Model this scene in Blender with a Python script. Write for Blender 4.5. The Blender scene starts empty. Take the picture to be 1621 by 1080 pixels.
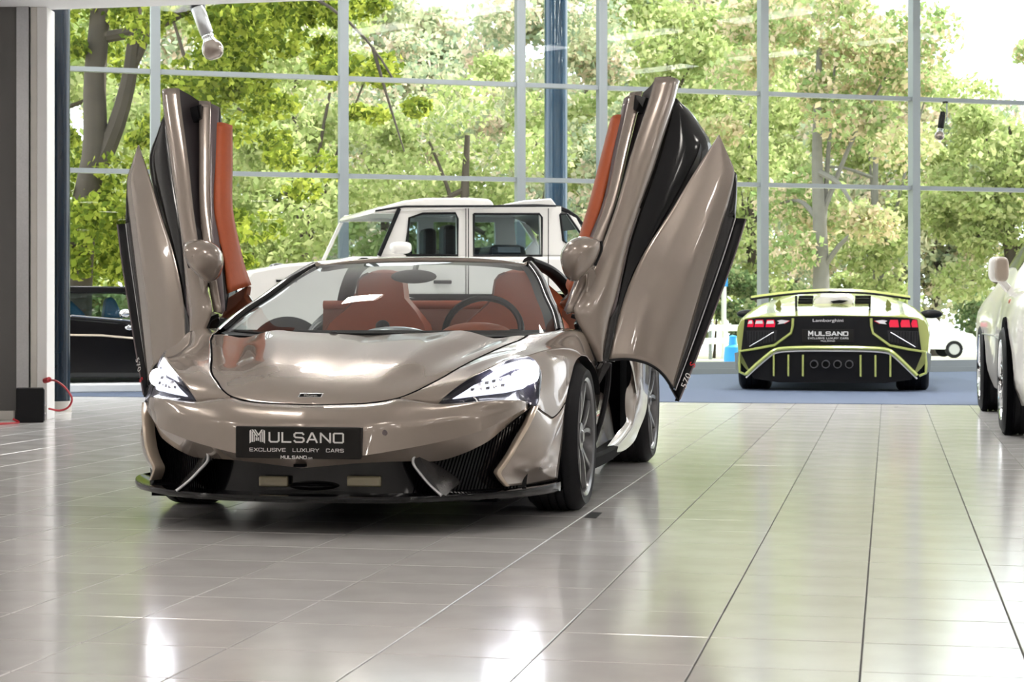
import bpy, bmesh, math, random
import numpy as np
from mathutils import Vector, Matrix
PI = math.pi
random.seed(7)
COL = bpy.context.scene.collection
SC = bpy.context.scene

# ------------------------------------------------------------------ camera, world, exposure
F, HZ, CAMH = 2936.0, 494.5, 0.866           # focal length in pixels, horizon row, eye height
cam = bpy.data.cameras.new('camera'); camo = bpy.data.objects.new('camera', cam); COL.objects.link(camo)
camo.location = (0, 0, CAMH); camo.rotation_euler = (PI/2, 0, 0)
cam.sensor_fit = 'HORIZONTAL'; cam.sensor_width = 36; cam.lens = 36*F/1621
cam.shift_y = (HZ-540)/1621.0
cam.clip_start = .05; cam.clip_end = 500
cam.dof.use_dof = True; cam.dof.focus_distance = 8.0; cam.dof.aperture_fstop = 11.0
SC.camera = camo
SC.view_settings.view_transform = 'Standard'; SC.view_settings.look = 'None'
SC.view_settings.gamma = 1; SC.view_settings.use_curve_mapping = False
SC.view_settings.exposure = 0.22
w = bpy.data.worlds.new('sky'); SC.world = w; w.use_nodes = True
wn = w.node_tree.nodes; bg = wn['Background']
bg.inputs[0].default_value = (.93, .97, 1, 1); bg.inputs[1].default_value = 3.1
sun = bpy.data.lights.new('sun', 'SUN'); suno = bpy.data.objects.new('sun', sun); COL.objects.link(suno)
sun.energy = 8.5; sun.angle = .02; sun.color = (1, .95, .85)
suno.rotation_euler = (math.radians(38), 0, math.radians(112))

# ------------------------------------------------------------------ helpers: tags and meshes
def tag(o, label=None, cat=None, group=None, kind=None):
    if label: o['label'] = label
    if cat: o['category'] = cat
    if group: o['group'] = group
    if kind: o['kind'] = kind
    return o
def empty(name, loc=(0,0,0), rz=0, parent=None):
    o = bpy.data.objects.new(name, None); COL.objects.link(o)
    o.location = loc; o.rotation_euler = (0, 0, rz); o.parent = parent
    o.empty_display_size = .1
    return o
def obj(name, geo, mat, parent=None, smooth=True, solid=0, sharp=40, off=0, bev=0):
    v, f = geo
    me = bpy.data.meshes.new(name)
    me.from_pydata([tuple(map(float, p)) for p in v], [], f); me.update()
    if smooth:
        me.shade_smooth()
        if sharp: me.set_sharp_from_angle(angle=math.radians(sharp))
    if mat: me.materials.append(M[mat] if isinstance(mat, str) else mat)
    o = bpy.data.objects.new(name, me); COL.objects.link(o); o.parent = parent
    if solid:
        s = o.modifiers.new('thickness', 'SOLIDIFY'); s.thickness = solid; s.offset = off
    if bev:
        b = o.modifiers.new('bevel', 'BEVEL'); b.width = bev; b.segments = 2; b.limit_method = 'ANGLE'
    return o
def mirror(geo):
    v, f = geo
    return [(-p[0], p[1], p[2]) for p in v], [tuple(reversed(q)) for q in f]
def join(*geos):
    V, Fc = [], []
    for v, f in geos:
        n = len(V); V += list(v); Fc += [tuple(i+n for i in q) for q in f]
    return V, Fc
def moved(geo, d=(0,0,0), rz=0, s=1):
    c, sn = math.cos(rz), math.sin(rz)
    return [((p[0]*c-p[1]*sn)*s+d[0], (p[0]*sn+p[1]*c)*s+d[1], p[2]*s+d[2]) for p in geo[0]], geo[1]
def box(x0, x1, y0, y1, z0, z1):
    v = [(x,y,z) for x in (x0,x1) for y in (y0,y1) for z in (z0,z1)]
    return v, [(0,1,3,2),(4,6,7,5),(0,4,5,1),(2,3,7,6),(0,2,6,4),(1,5,7,3)]
def hexa(bot, top):
    n = len(bot)
    f = [tuple(reversed(range(n))), tuple(range(n, 2*n))]
    f += [(i, (i+1) % n, n+(i+1) % n, n+i) for i in range(n)]
    return list(bot)+list(top), f
def prism(poly, d):
    """polygon of 3-D points pushed along the vector d"""
    return hexa([tuple(p) for p in poly], [tuple(p[i]+d[i] for i in range(3)) for p in poly])
def grid(rows, closed=False):
    nr, nc = len(rows), len(rows[0])
    V = [tuple(p) for r in rows for p in r]; Fc = []
    for i in range(nr-1):
        for j in range(nc-1 if not closed else nc):
            k = (j+1) % nc
            Fc.append((i*nc+j, i*nc+k, (i+1)*nc+k, (i+1)*nc+j))
    return V, Fc
def tube(pts, r, n=8, cap=True, flat=None):
    pts = [Vector(p) for p in pts]; rows = []
    u = None
    for i, p in enumerate(pts):
        t = (pts[min(i+1, len(pts)-1)]-pts[max(i-1, 0)]).normalized()
        if u is None:
            u = t.cross(Vector((0,0,1)))
            if u.length < .3: u = t.cross(Vector((0,1,0)))
        u = u-t*u.dot(t); u.normalize(); v = u.cross(t)
        rr = r[i] if isinstance(r, (list, tuple)) else r
        fl = flat if flat else 1
        rows.append([p+u*math.cos(a)*rr+v*math.sin(a)*rr*fl for a in [2*PI*k/n for k in range(n)]])
    V, Fc = grid(rows, True)
    if cap:
        Fc.append(tuple(reversed(range(n)))); Fc.append(tuple(range(len(V)-n, len(V))))
    return V, Fc
def lathe(prof, n=32, axis='x', cap=False):
    """profile of (along, radius) turned about an axis"""
    rows = []
    for a, r in prof:
        row = []
        for k in range(n):
            c, s = math.cos(2*PI*k/n)*r, math.sin(2*PI*k/n)*r
            row.append({'x': (a, c, s), 'y': (c, a, s), 'z': (c, s, a)}[axis])
        rows.append(row)
    V, Fc = grid(rows, True)
    if cap:
        Fc.append(tuple(range(n))); Fc.append(tuple(range(len(V)-n, len(V))))
    return V, Fc
def ellipsoid(c, r, n=20, m=12, fn=None):
    rows = []
    for i in range(m+1):
        th = PI*i/m
        row = []
        for k in range(n):
            ph = 2*PI*k/n
            p = (math.sin(th)*math.cos(ph), math.sin(th)*math.sin(ph), math.cos(th))
            if fn: p = fn(*p)
            row.append((c[0]+r[0]*p[0], c[1]+r[1]*p[1], c[2]+r[2]*p[2]))
        rows.append(row)
    return grid(rows, True)
def spl(pts, n):
    """Catmull-Rom through the points, resampled evenly to n points"""
    P = np.array(pts, float)
    if len(P) == 2: return P[0]+(P[1]-P[0])*np.linspace(0, 1, n)[:, None]
    d = np.concatenate([[0], np.cumsum(np.sqrt(np.linalg.norm(np.diff(P, axis=0), axis=1))+1e-9)])
    m = np.gradient(P, d, axis=0)
    out = []
    for i in range(len(P)-1):
        h = d[i+1]-d[i]
        for t in np.linspace(0, 1, 25, endpoint=(i == len(P)-2)):
            out.append((2*t**3-3*t**2+1)*P[i]+(t**3-2*t**2+t)*h*m[i]+(-2*t**3+3*t**2)*P[i+1]+(t**3-t**2)*h*m[i+1])
    out = np.array(out)
    L = np.concatenate([[0], np.cumsum(np.linalg.norm(np.diff(out, axis=0), axis=1))])
    s = np.linspace(0, L[-1], n)
    return np.stack([np.interp(s, L, out[:, k]) for k in range(3)], 1)
def loft(curves, n, m=None):
    R = np.array([spl(c, n) for c in curves])
    if m: R = np.array([spl(R[:, j], m) for j in range(n)]).transpose(1, 0, 2)
    return R
def coons(top, bot, left, right, n, m):
    T, B, L, Rr = spl(top, n), spl(bot, n), spl(left, m), spl(right, m)
    u = np.linspace(0, 1, n)[None, :, None]; v = np.linspace(0, 1, m)[:, None, None]
    S = (1-v)*T[None]+v*B[None]+(1-u)*L[:, None]+u*Rr[:, None]
    S -= (1-u)*(1-v)*T[0]+u*(1-v)*T[-1]+(1-u)*v*B[0]+u*v*B[-1]
    return S
def text_geo(body, size=1.0, xs=1.0, spacing=1.0, depth=.0, off=0.0):
    """flat lettering as mesh geometry, baseline along +x, upright in z, facing -y"""
    cu = bpy.data.curves.new('t', 'FONT'); cu.body = body; cu.size = size; cu.space_character = spacing
    cu.align_x = 'CENTER'; cu.extrude = depth; cu.offset = off; cu.resolution_u = 3
    o = bpy.data.objects.new('t', cu); COL.objects.link(o)
    dg = bpy.context.evaluated_depsgraph_get(); me = bpy.data.meshes.new_from_object(o.evaluated_get(dg))
    v = [(p.co.x*xs, -p.co.z, p.co.y) for p in me.vertices]; f = [tuple(q.vertices) for q in me.polygons]
    bpy.data.objects.remove(o); bpy.data.curves.remove(cu); bpy.data.meshes.remove(me)
    return v, f
GLY = {
 'U': [.9, [(0,1),(0,.15),(.15,0),(.75,0),(.9,.15),(.9,1)]], 'L': [.82, [(0,1),(0,0),(.8,0)]],
 'S': [.9, [(.88,.85),(.75,1),(.15,1),(0,.85),(0,.65),(.12,.52),(.78,.48),(.9,.35),(.9,.15),(.75,0),(.15,0),(0,.15)]],
 'A': [.95, [(0,0),(.42,1),(.5,1),(.92,0)], [(.16,.3),(.76,.3)]], 'N': [.9, [(0,0),(0,1),(.9,0),(.9,1)]],
 'O': [.9, [(.1,0),(.8,0),(.9,.1),(.9,.9),(.8,1),(.1,1),(0,.9),(0,.1),(.1,0)]], 'E': [.85, [(.85,1),(0,1),(0,0),(.85,0)], [(0,.5),(.75,.5)]],
 'X': [.9, [(0,0),(.9,1)], [(0,1),(.9,0)]], 'C': [.9, [(.9,.8),(.78,1),(.12,1),(0,.88),(0,.12),(.12,0),(.78,0),(.9,.2)]],
 'I': [0, [(0,0),(0,1)]], 'V': [.9, [(0,1),(.45,0),(.9,1)]], 'Y': [.9, [(0,1),(.45,.5),(.9,1)], [(.45,.5),(.45,0)]],
 'R': [.9, [(0,0),(0,1),(.75,1),(.9,.88),(.9,.6),(.75,.48),(0,.48)], [(.5,.48),(.9,0)]], 'M': [1, [(0,0),(0,1),(.5,.35),(1,1),(1,0)]], ' ': [.5]}
def stroke_text(body, wd=.16, gap=.34):
    """squared extended lettering made of straight ribbons, unit height"""
    V, Fc, x = [], [], 0
    for ch in body:
        g = GLY[ch]
        for line in g[1:]:
            for (x0, y0), (x1, y1) in zip(line[:-1], line[1:]):
                L = math.hypot(x1-x0, y1-y0); tx, ty = (x1-x0)/L*wd*.5, (y1-y0)/L*wd*.5; k = len(V)
                for px, py in ((x0-tx*.8-ty, y0-ty*.8+tx), (x0-tx*.8+ty, y0-ty*.8-tx), (x1+tx*.8+ty, y1+ty*.8-tx), (x1+tx*.8-ty, y1+ty*.8+tx)): V.append((x+px, 0, py))
                Fc.append((k, k+1, k+2, k+3))
        x += g[0]+gap
    return V, Fc
def place(geo, o, ex, ey, ez):
    """map local x, y, z of a geometry to three axis vectors at o"""
    o, ex, ey, ez = map(np.array, (o, ex, ey, ez))
    return [tuple(o+ex*p[0]+ey*p[1]+ez*p[2]) for p in geo[0]], geo[1]

# ------------------------------------------------------------------ materials
M = {}
def mat(name, col, rough=.5, metal=0, coat=0, noise=0, nscale=8, bump=0, spec=None, emit=None, estr=0, coatr=.03, bscale=200):
    m = bpy.data.materials.new(name); m.use_nodes = True; M[name] = m
    nt = m.node_tree; b = nt.nodes['Principled BSDF']
    b.inputs['Base Color'].default_value = (*col, 1); b.inputs['Roughness'].default_value = rough
    b.inputs['Metallic'].default_value = metal; b.inputs['Coat Weight'].default_value = coat
    b.inputs['Coat Roughness'].default_value = coatr
    if spec is not None: b.inputs['Specular IOR Level'].default_value = spec
    if emit: b.inputs['Emission Color'].default_value = (*emit, 1); b.inputs['Emission Strength'].default_value = estr
    tc = nt.nodes.new('ShaderNodeTexCoord')
    if noise:
        n = nt.nodes.new('ShaderNodeTexNoise'); n.inputs['Scale'].default_value = nscale; n.inputs['Detail'].default_value = 4
        nt.links.new(tc.outputs['Object'], n.inputs['Vector'])
        r = nt.nodes.new('ShaderNodeMix'); r.data_type = 'RGBA'
        r.inputs[6].default_value = (*[c*(1-noise) for c in col], 1); r.inputs[7].default_value = (*[min(1, c*(1+noise)) for c in col], 1)
        nt.links.new(n.outputs['Fac'], r.inputs[0]); nt.links.new(r.outputs[2], b.inputs['Base Color'])
    if bump:
        n2 = nt.nodes.new('ShaderNodeTexNoise'); n2.inputs['Scale'].default_value = bscale
        nt.links.new(tc.outputs['Object'], n2.inputs['Vector'])
        bp = nt.nodes.new('ShaderNodeBump'); bp.inputs['Strength'].default_value = bump; bp.inputs['Distance'].default_value = .002
        nt.links.new(n2.outputs['Fac'], bp.inputs['Height']); nt.links.new(bp.outputs['Normal'], b.inputs['Normal'])
    return m
def thin_glass(name, tint=(1,1,1), ior=1.45, rough=0.0, extra=0.0):
    m = bpy.data.materials.new(name); m.use_nodes = True; M[name] = m
    nt = m.node_tree; nt.nodes.remove(nt.nodes['Principled BSDF']); out = nt.nodes['Material Output']
    tr = nt.nodes.new('ShaderNodeBsdfTransparent'); tr.inputs[0].default_value = (*tint, 1)
    gl = nt.nodes.new('ShaderNodeBsdfGlossy'); gl.inputs['Roughness'].default_value = rough
    # Schlick reflectance from the absolute facing angle, the same from either side of the pane
    ge = nt.nodes.new('ShaderNodeNewGeometry'); dt = nt.nodes.new('ShaderNodeVectorMath'); dt.operation = 'DOT_PRODUCT'
    nt.links.new(ge.outputs['Normal'], dt.inputs[0]); nt.links.new(ge.outputs['Incoming'], dt.inputs[1])
    def mth(op, a, b):
        k = nt.nodes.new('ShaderNodeMath'); k.operation = op; k.use_clamp = True
        for i_, v_ in enumerate((a, b)):
            if v_ is None: continue
            if isinstance(v_, (int, float)): k.inputs[i_].default_value = v_
            else: nt.links.new(v_, k.inputs[i_])
        return k.outputs[0]
    f0 = ((ior-1)/(ior+1))**2+extra
    pw = mth('POWER', mth('SUBTRACT', 1.0, mth('ABSOLUTE', dt.outputs['Value'], None)), 5.0)
    ad = nt.nodes.new('ShaderNodeMath'); ad.operation = 'MULTIPLY_ADD'; ad.use_clamp = True; ad.inputs[1].default_value = 1-f0; ad.inputs[2].default_value = f0
    nt.links.new(pw, ad.inputs[0])
    mx = nt.nodes.new('ShaderNodeMixShader')
    nt.links.new(ad.outputs[0], mx.inputs[0])
    nt.links.new(tr.outputs[0], mx.inputs[1]); nt.links.new(gl.outputs[0], mx.inputs[2])
    nt.links.new(mx.outputs[0], out.inputs['Surface'])
    return m
def emis(name, col, s):
    m = bpy.data.materials.new(name); m.use_nodes = True; M[name] = m
    nt = m.node_tree; nt.nodes.remove(nt.nodes['Principled BSDF'])
    e = nt.nodes.new('ShaderNodeEmission'); e.inputs[0].default_value = (*col, 1); e.inputs[1].default_value = s
    nt.links.new(e.outputs[0], nt.nodes['Material Output'].inputs['Surface'])
def leafmat(name, trans=.45):
    m = bpy.data.materials.new(name); m.use_nodes = True; M[name] = m
    nt = m.node_tree; nt.nodes.remove(nt.nodes['Principled BSDF'])
    at = nt.nodes.new('ShaderNodeAttribute'); at.attribute_name = 'Col'
    d = nt.nodes.new('ShaderNodeBsdfDiffuse'); t = nt.nodes.new('ShaderNodeBsdfTranslucent'); x = nt.nodes.new('ShaderNodeMixShader')
    x.inputs[0].default_value = trans
    nt.links.new(at.outputs['Color'], d.inputs[0]); nt.links.new(at.outputs['Color'], t.inputs[0])
    nt.links.new(d.outputs[0], x.inputs[1]); nt.links.new(t.outputs[0], x.inputs[2])
    nt.links.new(x.outputs[0], nt.nodes['Material Output'].inputs['Surface'])

mat('paint', (.32, .268, .23), .26, .45, 1, .03, 30)
mat('black_gloss', (.005, .005, .006), .10, 0, 0, .1, spec=.45)
mat('black', (.008, .008, .009), .4, 0, 0, .15, spec=.18)
mat('void', (.003, .003, .004), .8, 0, 0, .1, spec=.02)
mat('carbon', (.03, .029, .03), .25, .2, .3, .3, 120, spec=.3)
mat('rubber', (.012, .012, .014), .6, 0, 0, .2, 40, .3, spec=.2)
mat('rim', (.13, .13, .135), .28, .85, .3, .08)
mat('rim_dark', (.03, .03, .032), .4, .6, 0, .1)
mat('chrome', (.75, .76, .78), .08, 1, 0, .02)
mat('steel', (.45, .45, .46), .3, 1, 0, .1, 60)
mat('leather_orange', (.43, .085, .022), .5, 0, 0, .1, 40, .25)
mat('leather_brown', (.22, .06, .025), .5, 0, 0, .1, 40, .25)
mat('mauve', (.14, .11, .115), .35, .3, .3, .05)
mat('dash', (.16, .075, .05), .6, 0, 0, .15, 30, .3)
mat('plate_black', (.012, .011, .010), .4, 0, 0, .1, spec=.2)
mat('print_white', (.75, .74, .72), .5, 0, 0, .03)
mat('print_red', (.7, .01, .02), .4, 0, 0, .05)
mat('gold_highlight', (.60, .50, .40), .25, .5, .8, .04)
mat('lamp_housing', (.012, .011, .018), .2, .2, .2, .1, spec=.3)
mat('lamp_cell', (.25, .25, .27), .2, .8, 0, .1)
emis('lamp_white', (.93, .94, 1), 45)
emis('lamp_soft', (.88, .9, 1), 1.3)
thin_glass('lens', (.97, .97, 1), 1.4)
thin_glass('windscreen', (.72, .78, .78), 1.5, 0, .06)
thin_glass('window_glass', (.95, .98, .97), 1.17)
thin_glass('car_glass', (.72, .78, .80), 1.5)
# ------------------------------------------------------------------ room
PHI = .2004                                   # the tile grid is turned by this against the view
OX, OY, TS = -2.0721, 4.5434, .401
CARPET_B = 17.79                              # tile rows end and the carpet begins
SOFFIT_B, SOFFIT_Z, HALL_Z = 14.0, 3.32, 6.6
def t2w(a, b, z=0): return (a*math.cos(PHI)+b*math.sin(PHI), -a*math.sin(PHI)+b*math.cos(PHI), z)

def w2t(X, D): return (X*math.cos(PHI)-D*math.sin(PHI), X*math.sin(PHI)+D*math.cos(PHI))

mat('grout', (.10, .095, .095), .8, 0, 0, .2, 60)
def tile_mat():
    m = mat('tile', (.56, .53, .50), .13, 0, 0)
    nt = m.node_tree; b = nt.nodes['Principled BSDF']
    oi = nt.nodes.new('ShaderNodeObjectInfo'); tc = nt.nodes.new('ShaderNodeTexCoord')
    n = nt.nodes.new('ShaderNodeTexNoise'); n.inputs['Scale'].default_value = 5; n.inputs['Detail'].default_value = 6
    nt.links.new(tc.outputs['Object'], n.inputs['Vector'])
    ad = nt.nodes.new('ShaderNodeMath'); ad.operation = 'MULTIPLY_ADD'; ad.inputs[1].default_value = .35
    nt.links.new(oi.outputs['Random'], ad.inputs[0]); nt.links.new(n.outputs['Fac'], ad.inputs[2])
    r = nt.nodes.new('ShaderNodeValToRGB'); e = r.color_ramp.elements
    e[0].position = .3; e[0].color = (.60, .582, .57, 1); e[1].position = 1.0; e[1].color = (.71, .695, .685, 1)
    nt.links.new(ad.outputs[0], r.inputs[0]); nt.links.new(r.outputs[0], b.inputs['Base Color'])
    n2 = nt.nodes.new('ShaderNodeTexNoise'); n2.inputs['Scale'].default_value = 3
    nt.links.new(tc.outputs['Object'], n2.inputs['Vector'])
    mr = nt.nodes.new('ShaderNodeMapRange'); mr.inputs[3].default_value = .11; mr.inputs[4].default_value = .18
    nt.links.new(n2.outputs['Fac'], mr.inputs[0]); nt.links.new(mr.outputs[0], b.inputs['Roughness'])
    b.inputs['Specular IOR Level'].default_value = 1.0; b.inputs['IOR'].default_value = 1.6
tile_mat()
mat('carpet', (.085, .112, .175), .85, 0, 0, .15, 300, .4)
mat('wall_white', (.72, .71, .70), .6, 0, 0, .03, 3)
mat('wall_grey', (.10, .095, .092), .7, 0, 0, .06, 3)
mat('ceil_white', (.78, .78, .79), .7, 0, 0, .02, 3)
mat('alu', (.25, .275, .285), .4, .3, 0, .04, 3)
mat('column_blue', (.004, .013, .026), .2, 0, 0, .1, 3, spec=.5)
mat('skirting', (.55, .52, .48), .5, 0, 0, .04)

floor = tag(obj('floor', box(-9, 12, -6, CARPET_B, -.12, -.005), 'grout', None, False), kind='structure')
floor.rotation_euler.z = -PHI
def tile_geo(g=.0022, c=.0016):
    h = TS/2-g
    def ring(k, z): return [(-k,-k,z),(k,-k,z),(k,k,z),(-k,k,z)]
    V = ring(h, -.005)+ring(h, -c)+ring(h-c, 0)
    Fc = [(8,9,10,11)]
    for s in (0, 4): Fc += [(s+i, s+(i+1) % 4, s+4+(i+1) % 4, s+4+i) for i in range(4)]
    return V, Fc
TG = tile_geo()
tme = None; cand = []; rest = []
na0, na1, nb0, nb1 = int((-9-OX)/TS), int((12-OX)/TS), int((-6-OY)/TS), int((CARPET_B-OY)/TS)
for i in range(na0, na1):
    for j in range(nb0, nb1+1):
        a, b = OX+(i+.5)*TS, OY+(j+.5)*TS
        if b+TS/2 > CARPET_B+.01: continue
        X, D, _ = t2w(a, b)
        vis = False
        if D > 3.9:
            px = 810.5+F*X/D; py = HZ+F*CAMH/D
            if -40 < px < 1661 and py < 1120: vis = True
            behind = 285 < px < 870 and 640 < py < 775        # under the car
            if behind: vis = False
        (cand if vis else rest).append((D, a, b))
cand.sort(); rest += cand[298:]
for D, a, b in cand[:298]:
    if tme is None:
        o = obj('tile', TG, 'tile', floor, False); tme = o.data
    else:
        o = bpy.data.objects.new('tile', tme); COL.objects.link(o); o.parent = floor
    o.location = (a, b, random.uniform(-.0003, .0003))
tag(obj('tile_field', join(*[moved(TG, (a, b, 0)) for D, a, b in rest]), 'tile', floor, False), kind='stuff')

carpet = tag(obj('carpet', prism([(a, b, -.12) for a, b in ((-14, CARPET_B+.004), (16, CARPET_B+.004), w2t(16.2, 25.0+.295*16.2), w2t(-15, 25.0-.295*15))], (0, 0, .124)), 'carpet', None, False),
    'blue grey carpet behind the tiled showroom floor', 'carpet', kind='structure')
carpet.name = 'floor_carpet'; carpet.rotation_euler.z = -PHI
for k in ('label', 'category'):
    if k in carpet: del carpet[k]
# ceilings: low over the tiles, high along the glass
c1 = tag(obj('ceiling', box(-9, 12, -6, SOFFIT_B, SOFFIT_Z, SOFFIT_Z+.2), 'ceil_white', None, False), kind='structure')
c1.rotation_euler.z = -PHI
tag(obj('fascia', box(-9, 12, SOFFIT_B-.2, SOFFIT_B, SOFFIT_Z+.2, HALL_Z), 'ceil_white', c1, False))
WL, WR = w2t(-15, 25.16-.295*15), w2t(16.2, 25.16+.295*16.2)
poly = [(-14, SOFFIT_B), (18, SOFFIT_B), WR, WL]
obj('hall_ceiling', prism([(a, b, HALL_Z) for a, b in poly], (0, 0, .2)), 'ceil_white', c1, False)
for nm, bx in (('wall_left', box(-9.2, -9, -6, 14, 0, HALL_Z)), ('wall_right', box(12, 12.2, -6, 24, 0, HALL_Z)), ('wall_back', box(-9, 12, -6.2, -6, 0, HALL_Z))):
    o = tag(obj(nm, bx, 'wall_white', None, False), kind='structure'); o.rotation_euler.z = -PHI
# dark pier at the left: wall, pale returns, white post
pier = tag(obj('wall_pier', box(-7.6, -3.976, 14.9, 15.2, 0, 3.32), 'wall_grey', None, False), kind='structure')
obj('return_strip', box(-3.976, -3.878, 14.88, 15.2, 0, 3.32), 'steel', pier, False)
tag(obj('baseboard_left', box(-7.6, -3.99, 14.84, 14.9, 0, .075), 'skirting', None, False, bev=.004), kind='structure')
post = tag(obj('trim_1', box(-3.87, -3.816, 14.90, 15.15, 0, 3.32), 'skirting', None, False, bev=.006), kind='structure')
obj('post_face', box(-3.816, -3.735, 14.90, 15.15, 0, 3.32), 'wall_white', post, False, bev=.006)
rc = empty('round_column', (-3.965, 16.2, 0))
tag(rc, 'dark blue round steel column beside the white post', 'column')
obj('shaft', lathe([(.09, .103), (HALL_Z, .103)], 32, 'z'), 'column_blue', rc)
obj('base_collar', lathe([(0, .115), (.09, .115), (.092, .103)], 24, 'z'), 'skirting', rc)

# the glass front
WALL_A = math.atan(.295); WS = math.hypot(1, .295)
win = empty('window_1', (0, 25.26, 0), WALL_A); tag(win, kind='structure')
MX = [-13.96, -11.62, -9.29, -6.95, -4.606, -2.251, .0887, 1.217, 3.529, 5.818, 8.13, 10.45, 12.8, 15.1]
TZ = [.12, 2.67, 3.96, 5.75, HALL_Z]
for x in MX:
    s = x*WS
    obj('mullion', join(box(s-.06, s+.06, -.14, .0, 0, HALL_Z), box(s-.035, s+.035, 0, .06, 0, HALL_Z)), 'alu', win, False, bev=.004)
for i in range(len(MX)-1):
    s0, s1 = MX[i]*WS+.06, MX[i+1]*WS-.06
    for z in TZ:
        h = .05 if z == .12 else .03
        obj('transom', join(box(s0, s1, -.10, 0, z-h, z+h), box(s0, s1, 0, .05, z-h*.7, z+h*.7)), 'alu', win, False)
    for j in range(len(TZ)-1):
        obj('pane', box(s0-.02, s1+.02, .008, .014, TZ[j], TZ[j+1]), 'window_glass', win, False)
obj('window_sill', box(MX[0]*WS, MX[-1]*WS, -.16, .1, 0, .075), 'alu', win, False)
bc = empty('round_column', (.62, 26.2, 0)); tag(bc, 'blue round column standing in the narrow window bay', 'column')
mat('column_sky', (.006, .035, .08), .2, 0, .5, .1, 3)
obj('shaft', lathe([(.05, .165), (HALL_Z, .165)], 32, 'z'), 'column_sky', bc)
obj('base_collar', lathe([(0, .19), (.06, .19), (.065, .165)], 24, 'z'), 'alu', bc)

# luminaires on the low ceiling (all of one kind, in rows over the tiles)
emis('tube_light', (1, .94, .87), 34)
emis('hall_fill', (1, .98, .97), 32)
n = 0
for a in (-8.2, -5.8, -3.4, -1.0, 1.4, 3.8, 6.2):
    for b in (-4.6, -1.6, 1.4, 4.4, 7.4, 10.4):
        lt = empty('ceiling_light', t2w(a, b, SOFFIT_Z-.06), -PHI)
        tag(lt, 'square warm ceiling light in the rows above the tiled floor', 'light', 'ceiling lights over the tiles')
        obj('housing', box(-.18, .18, -.18, .18, .012, .055), 'wall_white', lt, False, bev=.004)
        obj('diffuser', box(-.155, .155, -.155, .155, 0, .014), 'tube_light', lt, False)

for a in (-8.5, -4.5, -.5, 3.5, 7.5):  # unseen lamps added to brighten the hall and the cars in it
    for b in (16.5, 19.5, 22.5):
        X, D, _ = t2w(a, b)
        if D > 24.2+.295*X: continue
        lt = empty('hall_fill_light', t2w(a, b, HALL_Z-.5), -PHI)
        tag(lt, 'added unseen fill light under the high hall ceiling by the glass', 'light', 'added fill lights in the hall')
        obj('housing', box(-.3, .3, -.9, .9, .012, .07), 'wall_white', lt, False, bev=.004)
        obj('diffuser', box(-.28, .28, -.88, .88, 0, .014), 'hall_fill', lt, False)
        for k in (-.7, .7): obj('cable', tube([(0, k, .07), (0, k, .5)], .006, 6), 'black', lt)

# hanging spot lamps
mat('bulb', (.25, .2, .17), .12, .6, .8, .1)
def spot(loc, s, label, tilt, rz=0, body='steel', arm=None):
    o = empty('spot_lamp', loc, rz); tag(o, label, 'lamp')
    obj('canopy', lathe([(0, .0), (0, .055*s), (-.03*s, .055*s), (-.035*s, 0)], 16, 'z'), 'black', o)
    if arm: obj('support_arm', tube([(0, 0, -.01), arm], .014, 8), 'black', o)
    obj('stem', tube([(.03*s, 0, -.03*s), (.03*s, 0, -.42*s)], .012*s), 'alu', o)
    obj('cable', tube(spl([(-.02*s, 0, -.03*s), (-.10*s, 0, -.12*s), (-.03*s, 0, -.2*s), (0, 0, -.28*s)], 12), .006*s, 6), 'black', o)
    c, sn = math.cos(tilt), math.sin(tilt)
    def pr(prof, nm, m):
        g = lathe(prof, 20, 'z'); v = [((p[2])*sn*-1+p[0]*c, p[1], p[2]*c+p[0]*sn) for p in g[0]]
        return obj(nm, ([(x-.05*s, y, z-.22*s) for x, y, z in v], g[1]), m, o)
    sc = lambda L: [(-a*s, r*s) for a, r in L]
    pr(sc([(-.02, .0), (-.02, .05), (.05, .055)]), 'lamp_cap', 'black')
    pr(sc([(.05, .055), (.06, .062), (.30, .062), (.31, .055)]), 'lamp_body', body)
    pr(sc([(.31, .05), (.33, .06), (.35, .05), (.38, .065)]), 'socket_ring', 'chrome')
    pr(sc([(.38, .065), (.42, .092), (.47, .1), (.52, .085), (.545, .05), (.55, 0)]), 'bulb', 'bulb')
    return o
spot((-2.60, 15.5, 3.66), .92, 'silver spot lamp with round reflector bulb hanging high over the left door', .35, arm=(-.68*math.sin(PHI), -.68*math.cos(PHI), .0))
D2 = 25.26+.295*6.3
spot((6.30, D2-.155, 3.93), .74, 'small black spot lamp hanging before the right hand window bay', -.15, 0, 'black')
spot((7.05, 25.0, 5.35), 1.3, 'dark spot lamp cut off by the top right corner of the picture', .5, 0, 'mauve', arm=(0, 0, HALL_Z-5.35))

# speaker box and red cable at the pier
sb = empty('floor_box', (-3.80, 14.62, 0), .25); tag(sb, 'small black floor box in front of the white post', 'box')
obj('body', box(-.105, .105, -.1, .1, 0, .27), 'black', sb, False, bev=.008)
obj('side_plate', box(.105, .112, -.085, .085, .012, .258), 'column_blue', sb, False, bev=.003)
for z in (.06, .14): obj('socket', lathe([(.112, .0), (.112, .014), (.12, .012), (.12, 0)], 12, 'x'), 'chrome', sb).location = (0, 0, z)
rcab = empty('red_cable', (0, 0, 0)); tag(rcab, 'thin red cable looping from the white post to the floor box', 'cable')
mat('red_cable', (.45, .02, .03), .45, 0, 0, .1)
def floorpt(px, py, z=0):
    D = F*(CAMH-z)/(py-HZ); return ((px-810.5)/F*D, D, z)
def atD(px, py, D): return ((px-810.5)/F*D, D, CAMH-(py-HZ)*D/F)
obj('cord', tube(spl([atD(76,602,14.88), atD(90,604,14.7), atD(105,616,14.6), atD(114,632,14.6), atD(108,645,14.6), atD(95,650,14.6), atD(77,647,14.55)], 40), .008, 6), 'red_cable', rcab)
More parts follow.
